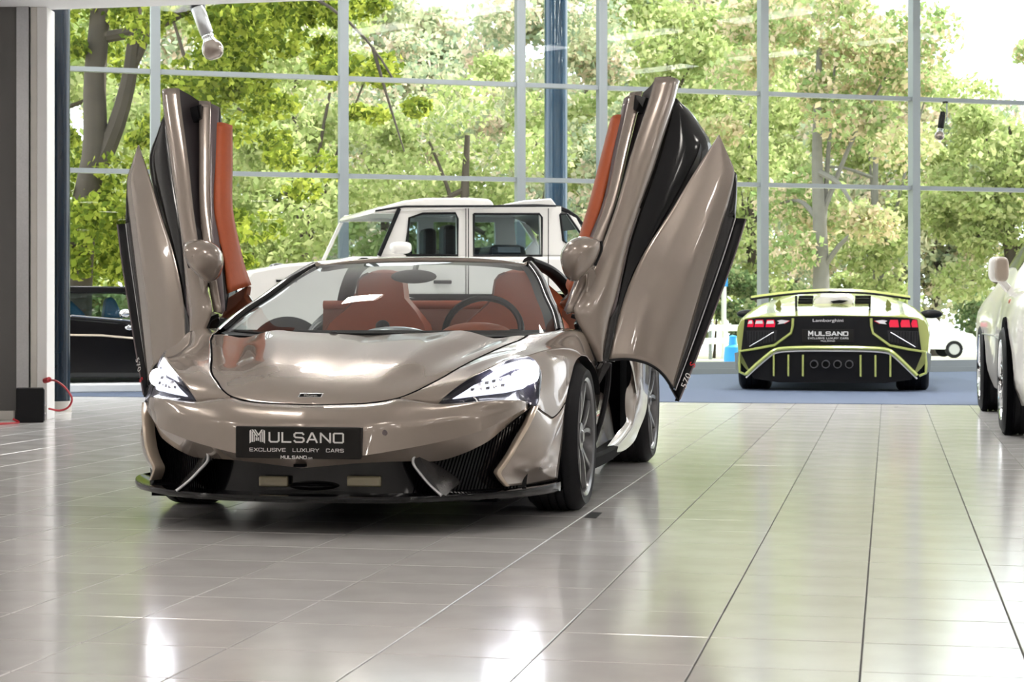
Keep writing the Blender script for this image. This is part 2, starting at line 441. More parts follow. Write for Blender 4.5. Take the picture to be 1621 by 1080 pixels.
obj('plug', tube([atD(71,603,14.9), atD(78,601,14.85)], .022, 8), 'red_cable', rcab)
tag(obj('power_cord', tube(spl([floorpt(-60, 674, .008), floorpt(0, 671, .008), floorpt(30, 668.5, .008), (-3.9, 14.5, .03)], 24), .009, 6), 'red_cable', None), 'dark red cord lying on the tiles by the skirting', 'cable')
fm = tag(obj('floor_marker', prism([floorpt(*p, .0006) for p in ((925, 819.5), (944, 820.5), (953, 812), (936, 811))], (0, 0, .001)), 'black', None, False), 'small black marker stuck to the tiles beside the front wheel', 'marker')
# ------------------------------------------------------------------ outside
def gz(D): return -.08-max(0, D-29)*.0185
mat('ground_out', (.42, .40, .30), .9, 0, 0, .35, .6)
mat('bark', (.065, .05, .04), .9, 0, 0, .35, 5, .8, bscale=14)
mat('bark_pale', (.17, .16, .145), .9, 0, 0, .3, 5, .6, bscale=14)
mat('rail_white', (.75, .76, .76), .5, .2, 0, .05)
leafmat('leaf', .5)
rows = [[(x, D, gz(D)+random.uniform(-.02, .02)) for x in np.linspace(-60, 70, 40)] for D in (23, 29, 32, 36, 40, 46, 54, 64, 76, 90, 120, 170)]
rows[0] = [(p[0], 8, -.25) for p in rows[0]]; rows[1] = [(p[0], 22, -.2) for p in rows[1]]
tag(obj('ground', grid(rows), 'ground_out', None), kind='structure')
LEAFP = {
 'light': [(.36,.47,.18), (.48,.57,.26), (.28,.39,.13), (.60,.65,.36), (.40,.50,.26), (.64,.57,.38), (.22,.33,.12)],
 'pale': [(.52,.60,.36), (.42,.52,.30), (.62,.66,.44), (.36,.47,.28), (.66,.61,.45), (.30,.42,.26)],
 'lit_shaded': [(.28,.34,.05), (.46,.50,.09), (.13,.18,.03), (.62,.62,.16), (.07,.11,.03), (.70,.64,.20), (.05,.085,.03)],  # bright and dark tones paint in backlit and shaded leaves
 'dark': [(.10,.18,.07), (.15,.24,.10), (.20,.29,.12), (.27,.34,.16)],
 'warm': [(.50,.50,.26), (.66,.54,.36), (.44,.50,.24), (.36,.46,.20), (.70,.58,.42), (.26,.36,.14)]}
def leaves(name, centres, n, size, pal, parent, spread, seed=0, flat=.7):
    rng = np.random.default_rng(seed)
    C0 = np.array(centres); P = np.array(LEAFP[pal])
    idx = rng.integers(0, len(C0), n)
    rad = C0[idx, 3] if C0.shape[1] > 3 else np.full(n, spread)
    d = rng.normal(size=(n, 3)); d /= np.linalg.norm(d, axis=1)[:, None]
    pos = C0[idx, :3]+d*(rad*rng.uniform(.25, 1, n)**.6)[:, None]*np.array([1, 1, flat])
    a = rng.normal(size=(n, 3)); a /= np.linalg.norm(a, axis=1)[:, None]
    b = np.cross(a, rng.normal(size=(n, 3))); b /= np.linalg.norm(b, axis=1)[:, None]
    s = size*rng.uniform(.6, 1.3, n)[:, None]
    nrm = np.cross(a, b)
    V = np.stack([pos-a*s*.55, pos+b*s*.34+nrm*s*.10, pos+a*s*.6, pos-b*s*.34+nrm*s*.10], 1).reshape(-1, 3)
    me = bpy.data.meshes.new(name)
    me.vertices.add(4*n); me.vertices.foreach_set('co', V.ravel())
    me.loops.add(4*n); me.loops.foreach_set('vertex_index', np.arange(4*n, dtype=np.int32))
    me.polygons.add(n); me.polygons.foreach_set('loop_start', np.arange(0, 4*n, 4, dtype=np.int32))
    me.update(calc_edges=True)
    tone = P[(idx*7+rng.integers(0, 3, n)) % len(P)]*rng.uniform(.75, 1.15, n)[:, None]
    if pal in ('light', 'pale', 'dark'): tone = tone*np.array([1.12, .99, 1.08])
    col = np.ones((n, 4)); col[:, :3] = np.clip(tone, 0, 1)
    at = me.color_attributes.new('Col', 'FLOAT_COLOR', 'CORNER'); at.data.foreach_set('color', np.repeat(col, 4, 0).ravel())
    me.materials.append(M['leaf'])
    o = bpy.data.objects.new(name, me); COL.objects.link(o); o.parent = parent
    o['kind'] = 'stuff'
    return o
def crown_centres(rng, n, c, r, rad):
    out = []
    while len(out) < n:
        p = rng.uniform(-1, 1, 3)
        L = np.linalg.norm(p)
        if L > 1 or L < .35: continue
        out.append((c[0]+p[0]*r[0], c[1]+p[1]*r[1], c[2]+p[2]*r[2], rad*rng.uniform(.6, 1.2)))
    return out
def tree(label, px, D, h, rx, rz, trunk_r, pal, n, size, seed, bark='bark', clus=26, rad=.8, cz=None, lean=0, branches=6, group='trees beyond the glass front'):
    x = (px-810.5)/F*D; z0 = gz(D)
    o = empty('tree', (x, D, z0)); tag(o, label, 'tree', group)
    rng = np.random.default_rng(seed)
    cz = cz or h-rz
    top = (lean*h*.8, 0, cz+rz*.4)
    tr = spl([(0,0,-.1), (lean*h*.15+.05, .05, h*.25), (lean*h*.4-.06, -.05, h*.5), top], 14)
    obj('trunk', tube(tr, [trunk_r*(1.15-.85*i/13) for i in range(14)], 10), bark, o)
    cen = crown_centres(rng, clus, (lean*h*.6, 0, cz), (rx, rx*.7, rz), rad)
    for k in range(branches):
        c = cen[k*3 % len(cen)]; st = tr[4+(k*2) % 8]
        mid = (np.array(st)*.5+np.array(c[:3])*.5)+np.array([0, 0, .25])
        obj('branch', tube(spl([st, mid, c[:3]], 8), [trunk_r*.38*(1-.1*i) for i in range(8)], 6), bark, o)
    leaves('foliage', cen, int(n*2.6), size*.62, pal, o, rad, seed+100)
    return o
T = [ # label, px, D, height, rx, rz, trunk radius, palette, leaves, leaf size, clusters, cluster radius
 ('pale green tree seen behind the raised left door', 330, 44, 9.5, 3.2, 4.6, .2, 'light', 5200, .30, 40, 1.0),
 ('soft yellow green tree behind the second window bay', 470, 50, 11, 3.4, 5.2, .2, 'light', 5200, .32, 40, 1.1),
 ('light tree left of the open sky in the third bay', 610, 52, 10, 3.0, 4.4, .2, 'pale', 4800, .30, 36, 1.0),
 ('light tree standing right before the blue column', 740, 47, 8.2, 2.6, 4.0, .2, 'light', 4800, .28, 34, .95),
 ('tall pale tree behind the narrow bay', 890, 50, 11.5, 2.8, 5.6, .18, 'pale', 5200, .30, 40, 1.0),
 ('tall tree behind the top of the raised right door', 1060, 48, 11.5, 3.0, 5.6, .2, 'light', 5600, .30, 42, 1.0),
 ('green tree just left of the pale straight trunk', 1190, 56, 10.5, 2.8, 5.0, .2, 'light', 4400, .32, 36, 1.0),
 ('tree with straight grey trunk and warm tinted crown', 1297, 43, 9.5, 2.9, 3.6, .21, 'warm', 5400, .26, 40, .85),
 ('darker tree with thin trunk behind the green car', 1388, 50, 8.6, 2.2, 3.6, .17, 'light', 4000, .28, 30, .8),
 ('low tree left of the open sky at the right', 1480, 76, 10.2, 3.2, 4.5, .2, 'warm', 4000, .28, 30, .9),
 ('yellow green tree at the right edge of the view', 1600, 46, 7.8, 2.4, 3.2, .2, 'light', 5000, .27, 34, .85)]
for i, (lab, px, D, h, rx, rz, tr_, pal, n, s, cl, rd) in enumerate(T):
    D1 = (42, 50, 58, 43, 51, 59, 67, 43, 51, 78, 46)[i]; k = D1/D; D, h, rx, rz, s, rd = D1, h*k, rx*k, rz*k, s*k, rd*k
    tree(lab, px, D, h, rx, rz, tr_, pal, n, s, 20+i, 'bark_pale' if 1200 < px < 1400 else 'bark', cl, rd)
# tall backdrop row further off
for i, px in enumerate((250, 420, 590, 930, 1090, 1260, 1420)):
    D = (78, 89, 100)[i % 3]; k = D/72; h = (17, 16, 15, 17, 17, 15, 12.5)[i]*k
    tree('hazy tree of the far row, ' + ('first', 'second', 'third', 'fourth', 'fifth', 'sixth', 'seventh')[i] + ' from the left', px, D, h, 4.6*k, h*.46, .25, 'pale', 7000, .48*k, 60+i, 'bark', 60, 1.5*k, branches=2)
# trees past the sides of the view
for i, px in enumerate((-420, -180, 60, 1760, 1930, 2130)):
    tree('leafy tree outside past the ' + ('left' if px < 500 else 'right') + ' end of the glass front, ' + ('farthest out', 'next out', 'nearest the middle', 'nearest the middle', 'next out', 'farthest out')[i], px, (47, 56, 47, 54, 63, 54)[i], 11.0, 3.4, 5.0, .2, ('light', 'pale', 'light', 'warm', 'light', 'pale')[i], 3600, .34, 300+i, 'bark', 38, 1.1, branches=4)
# undergrowth along the road
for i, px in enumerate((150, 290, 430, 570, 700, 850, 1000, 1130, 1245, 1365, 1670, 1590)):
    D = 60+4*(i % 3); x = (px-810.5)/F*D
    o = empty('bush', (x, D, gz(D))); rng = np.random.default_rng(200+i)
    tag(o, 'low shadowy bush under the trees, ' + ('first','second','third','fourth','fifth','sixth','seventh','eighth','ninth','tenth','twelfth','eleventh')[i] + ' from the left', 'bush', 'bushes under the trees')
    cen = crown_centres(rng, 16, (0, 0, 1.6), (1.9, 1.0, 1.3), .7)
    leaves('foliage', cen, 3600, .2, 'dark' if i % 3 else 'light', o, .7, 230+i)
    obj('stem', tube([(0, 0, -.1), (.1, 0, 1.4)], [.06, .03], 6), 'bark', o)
# big near tree at the left with overhanging boughs
o = empty('plane_tree', (-7.0, 30.0, gz(30))); tag(o, 'big dark trunked plane tree close outside the left window', 'tree')
def P30(px, py, dD=0): q = atD(px, py, 30.0+dD); return (q[0]+7.0, dD, q[2]-gz(30))
obj('trunk', tube(spl([P30(118, 620), P30(124, 430), P30(135, 320), P30(150, 240), P30(150, 130), P30(160, 0), P30(165, -160)], 24), [.27-.006*i for i in range(24)], 12), 'bark', o)
for pts, r in (([P30(142, 290), P30(180, 210), P30(205, 120), P30(215, 20), P30(222, -120)], .17), ([P30(160, 60), P30(250, 40), P30(360, -30), P30(500, -120)], .10), ([P30(205, 120), P30(232, 60), P30(250, 0), P30(300, -90)], .07),
               ([P30(215, 10, -.5), P30(380, -40, -1.0), P30(520, 10, -1.6), P30(590, 75, -1.8), P30(625, 130, -1.8)], .045), ([P30(590, 75, -1.8), P30(612, 150, -1.8), P30(640, 240, -1.8)], .03)):
    obj('branch', tube(spl(pts, 14), [r*(1-.05*i) for i in range(14)], 8), 'bark', o)
rng = np.random.default_rng(5); cen = []
def inside(px, py):
    if px < 250: return (py < 130 and rng.random() < .6) or 200 < py < 440
    if px < 420: return py < 135 or (py < 220 and rng.random() < .5) or (330 < py < 420 and rng.random() < .4)
    if px < 560: return py < 130 or (py < 330 and rng.random() < .25)
    return abs(px-(540+max(0, py)*.42)) < 55 and py < 240 and rng.random() < .35
while len(cen) < 210:
    px, py = rng.uniform(60, 700), rng.uniform(-120, 440)
    if inside(px, py):
        q = P30(px, py, rng.uniform(-1.8, 2.5)); cen.append((*q, rng.uniform(.2, .45)))
leaves('foliage', cen, 30000, .125, 'lit_shaded', o, .5, 9)

# guard rail, road sign, parked cars
g = empty('guard_rail', (0, 56.5, gz(56.5))); tag(g, 'white two bar guard rail along the road outside', 'guard rail')
for z in (.48, .88): obj('bar', box(-16, 11.4, -.04, .04, z, z+.19), 'rail_white', g, False, bev=.02)
for k in range(14): obj('post', box(-16+2*k, -15.9+2*k, .04, .14, -.2, 1.2), 'alu', g, False)
mat('sign_blue', (.02, .28, .75), .5, 0, 0, .1)
rs = empty('road_sign', (6.85, 60, gz(60))); tag(rs, 'small blue road sign on a pale pole behind the right door', 'sign')
obj('pole', tube([(0, 0, -.1), (0, 0, 2.8)], .08, 8), 'rail_white', rs); obj('sign_panel', box(-.6, .12, -.1, -.06, 2.35, 2.75), 'sign_blue', rs, False, bev=.01)
bb = empty('blue_barrel', (3.62, 30.5, gz(30.5))); bb.location = (*atD(1160, 0, 30.5)[:2], gz(30.5))
tag(bb, 'bright blue bin outside the glass left of the green car', 'bin')
obj('body', lathe([(0, .0), (0, .13), (.2, .15), (.4, .13), (.44, .07), (.46, 0)], 16, 'z'), 'sign_blue', bb); obj('neck', lathe([(.44, .07), (.52, .06), (.58, .065), (.6, 0)], 12, 'z'), 'sign_blue', bb)
mat('car_white', (.80, .80, .79), .25, 0, .8, .02)
def far_car(label, x, y, z, rz, L=4.3, h=1.6):
    c = empty('parked_car', (x, y, z), rz); tag(c, label, 'car')
    prof = [(0,.3),(0,.75),(.12,.86),(.55,.95),(1.0,1.0),(1.55,h),(2.6,h+.04),(3.5,h-.15),(4.1,1.0),(L,.95),(L,.35)]
    rows = []
    for yy, s in ((0,.93),(.12,1),(1.6,1),(1.72,.93)):
        rows.append([(px_, yy+(.16 if pz > 1.05 and yy < .8 else -.16 if pz > 1.05 else 0), .3+(pz-.3)*s) for px_, pz in prof])
    V, Fc = grid(rows); nn = len(prof); Fc += [tuple(range(nn)), tuple(range(3*nn, 4*nn))]
    obj('body', (V, Fc), 'car_white', c, True, sharp=30)
    for xx in (.8, 3.45):
        for yy in (-.02, 1.6): obj('wheel', moved(lathe([(0,.2),(0,.31),(.14,.31),(.14,.2),(.12,0)], 18, 'y'), (xx, yy, .31)), 'rubber', c)
        for yy, dr in ((-.01, -1), (1.73, 1)): obj('hub_cap', moved(lathe([(.03*dr,0),(.03*dr,.19),(0,.21)], 14, 'y'), (xx, yy, .31)), 'steel', c)
    obj('side_window', prism([(1.2,-.005+.13,1.03),(1.62,.15,h-.08),(3.3,.15,h-.12),(3.7,.13,1.03)], (0,.01,0)), 'black_gloss', c, False)
    return c
far_car('white car parked outside behind the green sports car', 16.53, 67.7, gz(66), PI, 4.6)
far_car('white car on the road far behind the left window', -12.5, 78, gz(78), 0, 4.4)
# ------------------------------------------------------------------ the beige sports car
# car frame: x = a (towards the picture's right), y = -b (b forward), z up; origin under the front axle
CX0, CY0, CYAW = -.6117, 8.297, math.radians(10.535)
SN, CS = math.sin(CYAW), math.cos(CYAW)
car = empty('sports_car', (CX0, CY0, 0), -CYAW)
tag(car, 'beige metallic open top sports car with both doors raised and headlights on', 'car')
def cp(px, py, b, left=False):
    """point of the car's right hand (or mirrored left hand) side at depth b that is seen at a picture row and column"""
    r = (px-810.5)/F
    a = (r*(CY0-b*CS)-CX0+b*SN)/(CS+r*SN); Y = CY0-a*SN-b*CS
    return (-a if left else a, -b, CAMH-(py-HZ)*Y/F)
def CP(L, left=False): return [cp(*p, left=left) for p in L]
def ab(L): return [(a, -b, c) for a, b, c in L]
def sym(name, geo, m, parent=car, **k):
    par = parent if isinstance(parent, (list, tuple)) else (parent, parent)
    return obj(name, geo, m, par[0], **k), obj(name, mirror(geo), m, par[1], **k)
def both(geo):            # one mesh spanning both sides, welded on the centre line
    g = join(geo, mirror(geo)); return g
def weld(o, d=.002):
    bm = bmesh.new(); bm.from_mesh(o.data); bmesh.ops.remove_doubles(bm, verts=bm.verts, dist=d)
    bmesh.ops.recalc_face_normals(bm, faces=bm.faces); bm.to_mesh(o.data); bm.free(); return o

# --- bonnet
HOODL = ab([(0,.99,.499)])+CP([(536.7,640.8,.987),(580,639,.98),(607,635.6,.968),(632.4,630,.946),(660,619,.89),(680,608.9,.83),(700,598.5,.777),(718.5,587.4,.71),(745,573,.585),(768.9,561.5,.47),(798.5,548,.33),(822,539,.215),(835,531.5,.13)])
CENT = ab([(0,.99,.499),(0,.93,.535),(0,.82,.588),(0,.6,.662),(0,.35,.722),(0,.12,.762)])
n = 40; hl = spl(HOODL, n); ce = spl(CENT, n)
rows = []
for i in range(n):
    row = []
    for k in range(25):
        u = k/24; p = ce[i]*(1-u)+hl[i]*u
        s = i/(n-1)
        crown = .030*math.sin(PI*min(1, u*1.0))*s*(1-.55*s)
        valley = -.020*math.exp(-((u-.80)/.10)**2)*max(0, min(1, (s-.35)*2.2))
        ridge = .010*math.exp(-((u-.58)/.10)**2)*max(0, min(1, (s-.25)*2))
        row.append(p+np.array([0, 0, crown+valley+ridge-(.003 if k == 24 else 0)]))
    rows.append(row)
hood = weld(obj('bonnet', both(grid(rows)), 'paint', car, sharp=60))
sym('shut_line', tube(spl([tuple(np.array(p)+np.array([0, 0, .0005])) for p in HOODL], 60), .0034, 6), 'void', hood)

# --- front bumper
B0 = ab([(0,.992,.497)])+CP([(536.7,641.2,.99),(580,639.6,.983),(607,636.5,.972),(632.4,631,.95),(662,635,.942),(693.3,639.3,.925),(724.4,638.5,.90),(763,635.6,.86),(801.5,633.3,.78),(822,633.8,.71),(834,638.5,.655)])
B1 = ab([(0,1.132,.437)])+CP([(560,671.5,1.112),(610,668,1.085),(662,663.5,1.03),(710,658.5,.97),(752.6,653.6,.90),(800,647,.80),(822,643,.725),(835,641.5,.655)])
B1c = ab([(0,1.140,.420)])+CP([(560,676.5,1.118),(610,673,1.09),(662,668.2,1.036),(710,663,.975),(752.6,658,.905),(800,650.5,.803),(822,645.5,.727),(835,643,.655)])
B2 = ab([(0,1.150,.318)])+CP([(520,724,1.148),(575,721,1.13),(620,714,1.09),(667,705.5,1.04),(715,695,.975),(760,682.7,.905),(800,664,.80),(822,652,.73),(835,645,.657)])
B3 = ab([(0,1.115,.262)])+CP([(520,737,1.11),(560,733.5,1.10),(607,731,1.06),(645,730,1.01),(695.3,729,.935),(735,717,.89),(759.8,705.5,.86),(775,696.7,.835),(795,680,.78),(818,661,.715),(835,648,.66)])
n = 60
b0, b1, b1c, b2, b3 = [spl(x, n) for x in (B0, B1, B1c, B2, B3)]
rows = []
for t in np.linspace(0, 1, 9):
    p = b0*(1-t)+b1*t
    bul = .022*np.sin(PI*t)*np.linspace(1, .35, n)
    p = p.copy(); p[:, 2] += bul; p[:, 1] -= bul*.25
    rows.append(p)
rows += [b1c]
for t in np.linspace(.2, 1, 5): rows.append(b1c*(1-t)+b2*t)
rows += [b2*.75+b3*.25, b2*.4+b3*.6, b3]
inn = b3.copy(); inn[:, 1] += .10; inn[:, 2] += .012; rows.append(inn)
bumper = weld(obj('front_bumper', both(grid(rows)), 'paint', car, sharp=28, solid=.003))
for s, (px, py) in ((1, (609, 685.5)), (-1, (356, 683.5))):
    q = cp(px, py, 1.095 if s > 0 else 1.07)
    obj('parking_sensor', place(lathe([(0, 0), (0, .009), (.004, .0115)], 16, 'y'), (q[0], q[1]-.004, q[2]), (1,0,0), (0,1,0), (0,0,1)), 'mauve', bumper)

# --- fenders
HLU = CP([(693.3,639.3,.925),(711,622,.90),(742,600,.84),(775,583.7,.76),(803,570,.68),(822,566,.61),(837,564.4,.542)])
TOP = CP([(837,564.4,.542),(862,557,.40),(888,553,.22),(908,556,.08),(920.5,563,0)])
S0 = CP([(837,564.4,.542),(848,572,.51),(856,588,.50),(857,603,.52),(854,625,.57),(848.5,643,.63)])
S1 = CP([(920.5,563,0),(914,568,.08),(909,577,.14),(905,593,.2),(900,612,.27),(895,638,.355)])
ARCHR = CP([(920.5,563,0),(929,565,-.09),(936,574,-.18),(945,592,-.27),(950,625,-.33)])
PANEL = CP([(848.5,643,.63),(858,651,.575),(868,657.5,.52),(874,661,.49),(884,654,.43),(895,638,.355)])
F0 = CP([(632.4,630,.946),(660,619,.89),(680,608.9,.83),(700,598.5,.777),(718.5,587.4,.71),(745,573,.585),(768.9,561.5,.47),(798.5,548,.33),(822,539,.215),(835,531.5,.13),(862,526.5,-.05),(886,522.5,-.21),(897,520,-.38)])
F1 = CP([(662,634,.937),(690,615,.875),(720,597,.79),(757,575,.66),(800,556,.45),(840,540,.24),(873,528,.06),(893,522.5,-.08),(903,521,-.22),(909,521,-.38)])
F1b = CP([(677,637,.932),(701,619,.89),(731,599,.82),(768,580,.71),(805,561.5,.555),(846,548,.33),(885,535,.12),(908,526.5,-.05),(919,526,-.2),(925,527,-.38)])
F2 = HLU+TOP[1:]+[ARCHR[1], ARCHR[2]]+CP([(947,566,-.38)])
n = 44
fr = loft([F0, F1, F1b, F2], n, 15)
def arch_flange(c, d=.05, dz=0):
    a = spl(c, 24); b = a.copy(); b[:, 0] -= d; b[:, 2] += dz
    return grid([a, b])
fend = sym('fender', grid(fr), 'paint', sharp=50, solid=.002)
side = coons(TOP, PANEL, S0, S1, 20, 20)
u = np.sin(np.linspace(0, PI, 20))
side[:, :, 0] += (u[:, None]*u[None, :])*.012
sym('fender_side', grid(side), 'paint', fend, sharp=50)
sym('arch_lip', join(arch_flange(S1), arch_flange(ARCHR), arch_flange(CP([(895,638,.355),(891,687,.40),(882,760,.40)]))), 'black', fend)
# area behind the wheel up to the door shut
SR = [ARCHR[2], ARCHR[3], ARCHR[4], (.93, .34, .30), (.92, .36, .18)]
SD = ab([(.945,-.40,.70),(.94,-.42,.55),(.935,-.44,.40),(.93,-.47,.28),(.92,-.50,.18)])
sym('rear_fender_panel', grid(loft([SR, SD], 12, 4)), 'paint', fend)
# cheek beside the side intake, with a pale highlight painted along its leading edge
GOLD = CP([(848.5,643,.63),(841,659,.67),(833.3,675,.70),(820,698,.75),(806.7,721.7,.79),(795,739,.812),(788.5,748.3,.819),(792,757,.806),(802.5,770,.782)])
CHB = CP([(802.5,770,.782),(840,767,.60),(881.7,760,.40)])
CHR = CP([(895,638,.355),(893,660,.385),(891,687,.40),(887,722,.405),(881.7,760,.40)])
ck = coons(PANEL, CHB, GOLD, CHR, 18, 24)
u = np.sin(np.linspace(0, PI, 18)); v = np.sin(np.linspace(0, PI, 24))
ck[:, :, 0] += v[:, None]*u[None, :]*.022; ck[:, :, 1] -= v[:, None]*u[None, :]*.02
ch = sym('bumper_cheek', grid(ck), 'paint', sharp=60, solid=.002)
sym('shut_line', tube(spl(PANEL, 24), .0022, 6), 'void', ch)
ge = spl(GOLD, 30); g2 = ge.copy(); g2[:, 0] -= .006; g2[:, 1] -= .010; g3 = g2.copy(); g3[:, 1] += .05; g3[:, 0] -= .022
sym('cheek_edge', grid([ge+np.array([.012, .002, 0]), g2+np.array([.006, -.001, 0]), g2, g3]), 'gold_highlight', ch, sharp=80)
e2 = CP([(822,744.5,.745),(842,738,.65),(862,735,.56),(870,736,.52),(850,741,.60),(830,746,.70)])
# --- headlights
HLO = CP([(693.3,639.3,.925),(724.4,638.5,.90),(763,635.6,.86),(801.5,633.3,.78),(822,633.8,.71),(834,638.5,.655),(848.5,643,.63)])
up = spl(HLU+S0[1:4], 30); lo = spl(HLO+CP([(856,615,.545)]), 30)
lens_rows = [up*(1-t)+lo*t for t in np.linspace(0, 1, 9)]
house = [r+np.array([-.004, .035, -.004]) for r in lens_rows]; house[0] = lens_rows[0]; house[-1] = lens_rows[-1]
hs = sym('headlight', grid(house), 'lamp_housing', sharp=60)
def cproj(q):
    X = CX0+q[0]*CS+q[1]*SN; Y = CY0-q[0]*SN+q[1]*CS
    return 810.5+F*X/Y, HZ+F*(CAMH-q[2])/Y
_d = np.array([lens_rows[i]*(1-t)+lens_rows[i+1]*t for i in range(8) for t in (0, .25, .5, .75)]+[lens_rows[8]]).reshape(-1, 3)
_dp = np.array([cproj(q) for q in _d])
def hp(px, py, off):
    d2 = (_dp[:, 0]-px)**2+(_dp[:, 1]-py)**2; k = np.argsort(d2)[:4]; w_ = 1/(d2[k]+.3); y = (_d[k, 1]*w_).sum()/w_.sum()
    return cp(px, py, -(y+off))
for i, r in enumerate(lens_rows): lens_rows[i] = r+np.array([.002, -.006*math.sin(PI*i/8), .001])
def hpoly(L, off, th=.006):
    return prism([hp(x, y, off) for x, y in L], (0, th, 0))
def strip(A, B, off, n=20):
    a, b = spl([hp(x, y, off) for x, y in A], n), spl([hp(x, y, off) for x, y in B], n)
    return grid([a, (a+b)/2+np.array([0, -.006, 0]), b])
drl = strip([(763,601.5),(783.7,588),(806,577),(828,570.4),(841.5,571),(851.5,580),(853.5,591),(850,603)], [(764,602),(783.7,597),(806,587.5),(822,582),(834,584),(839.5,594),(840,601),(838,609)], .012)
sym('running_light', drl, 'lamp_white', hs)
pc = hp(822, 601.5, .016)
sym('projector', ellipsoid(pc, (.037, .014, .037), 20, 12), 'lamp_white', hs)
sym('light_guide', strip([(716,631.5),(738,618),(752,609),(780,602),(806,593)], [(718,632),(750,628),(775,625),(800,622),(826,616)], .012), 'lamp_soft', hs)
cells = []
for q in ((758.5,608.9),(770.4,606.4),(781.5,603.7),(792.6,601.5),(760,616.3),(771.9,614.8),(783.7,612.6),(795.6,610.4),(748,617)):
    cells.append(hpoly([(q[0]-3, q[1]+2), (q[0]-2.6, q[1]-2), (q[0]+3, q[1]-2.6), (q[0]+2.4, q[1]+1.8)], .004))
for g_ in cells: sym('reflector_cell', g_, 'lamp_cell', hs, smooth=False)
sym('lens', grid(lens_rows), 'lens', hs)

# --- lower front: intake backing, grille, splitter, blades
BT = ab([(0,1.02,.275),(.3,.98,.29),(.45,.90,.285),(.58,.80,.32),(.68,.72,.37),(.76,.64,.43),(.835,.585,.50)])
BB = ab([(0,1.02,.14),(.3,.99,.14),(.45,.93,.14),(.58,.84,.14),(.68,.76,.14),(.76,.70,.14),(.80,.66,.14)])
weld(obj('intake_backing', both(grid(loft([BT, BB], 40, 8))), 'black_gloss', car))
ribs = []
bt, bb_ = spl(BT, 61), spl(BB, 61)
for i in range(27, 58):
    p, q = bt[i], bb_[i]
    ribs.append(tube([p+np.array([0, -.002, 0]), q+np.array([0, -.002, 0])], .0025, 4))
rb = sym('radiator_ribs', join(*ribs), 'void', smooth=False)
for r_ in rb: r_['kind'] = 'stuff'
SPO = [(0,1.165),(.2,1.152),(.38,1.115),(.54,1.04),(.68,.93),(.80,.79),(.885,.62),(.917,.487),(.905,.42)]
so = spl([(a, -b, 0) for a, b in SPO], 50)
def sp_row(d, z, lift=.0):
    r = so.copy(); r[:, 1] += d; r[:, 0] *= (1-d*.12); r[:, 2] = z+np.linspace(0, 1, 50)**3*lift; return r
spl_rows = [sp_row(.30, .152), sp_row(.03, .158, .012), sp_row(.004, .155, .014), sp_row(0, .145, .012), sp_row(.008, .132, .012), sp_row(.06, .124), sp_row(.35, .122)]
split = weld(obj('front_splitter', both(grid(spl_rows)), 'black_gloss', car, sharp=50))
BL = CP([(654.4,733.9,1.012),(656,723,1.005),(661,717.5,1.0),(668,717.5,.985),(695,738.6,.90),(713.4,748,.86),(724,756,.85),(731.5,765.3,.85),(716,776,.95),(708,786,1.035),(698,784,1.04),(680,768,1.03),(665,749,1.02)])
cx = np.mean(BL, axis=0)
bl = sym('splitter_blade', prism(BL, (-.012, .01, 0)), 'carbon', sharp=30, bev=.004)
sym('blade_edge', tube(spl(CP([(661,717,1.003),(655,724,1.01),(654,734,1.016),(665,750,1.025),(681,769,1.036),(699,785,1.045)]), 20), .006, 8), 'steel', bl)
mat('duct_reflection', (.22, .19, .12), .15, .3, .8, .2, 6)  # tan puts the reflections inside the ducts into the colour
for (x0, x1) in ((411, 457), (550, 604)):
    q0, q1 = cp(x0, 753, 1.03), cp(x1, 771, 1.03)
    obj('duct_window', box(q0[0], q1[0], -1.045, -1.02, min(q0[2], q1[2]), max(q0[2], q1[2])), 'duct_reflection', car, False, bev=.006)
obj('grille_bulge', ellipsoid((.02, -1.03, .185), (.10, .05, .018), 20, 10), 'black_gloss', car)
obj('tow_slot', box(-.022, .022, -1.155, -1.10, .268, .278), 'void', car, False)

# --- number plate with the dealer's lettering
pl = obj('number_plate', join(box(-.252, .252, -.006, .006, -.062, .062)), 'plate_black', car, False, bev=.010)
q = cp(472, 701, 1.168); pl.location = q; pl.rotation_euler = (0, 0, 0)
obj('plate_holder', box(-.246, .246, .006, .045, -.055, .058), 'black', pl, False)
def letters(name, body, px0, px1, base, top, xs, parent, m='print_white', sp=1.0, off=0.0, org=(472, 701), mpp=None, y=-.0075):
    mpp = mpp or .504/206
    g_ = stroke_text(body, .17+off*4) if body.isupper() else text_geo(body, 1.0, 1.0, sp, 0, off)
    xsn = [p[0] for p in g_[0]]; zs = [p[2] for p in g_[0]]
    w0, w1, z0, z1 = min(xsn), max(xsn), min(zs), max(zs)
    sx = (px1-px0)*mpp/(w1-w0); sz = (base-top)*mpp/(z1-z0)
    cxm = ((px0+px1)/2-org[0])*mpp; czm = (org[1]-base)*mpp
    v = [((p[0]-(w0+w1)/2)*sx+cxm, y, (p[2]-z0)*sz+czm) for p in g_[0]]
    return obj(name, (v, g_[1]), m, parent, False)
letters('lettering', 'ULSANO', 424, 548, 701.5, 684, 1, pl, sp=1.12)
mpp = .504/206
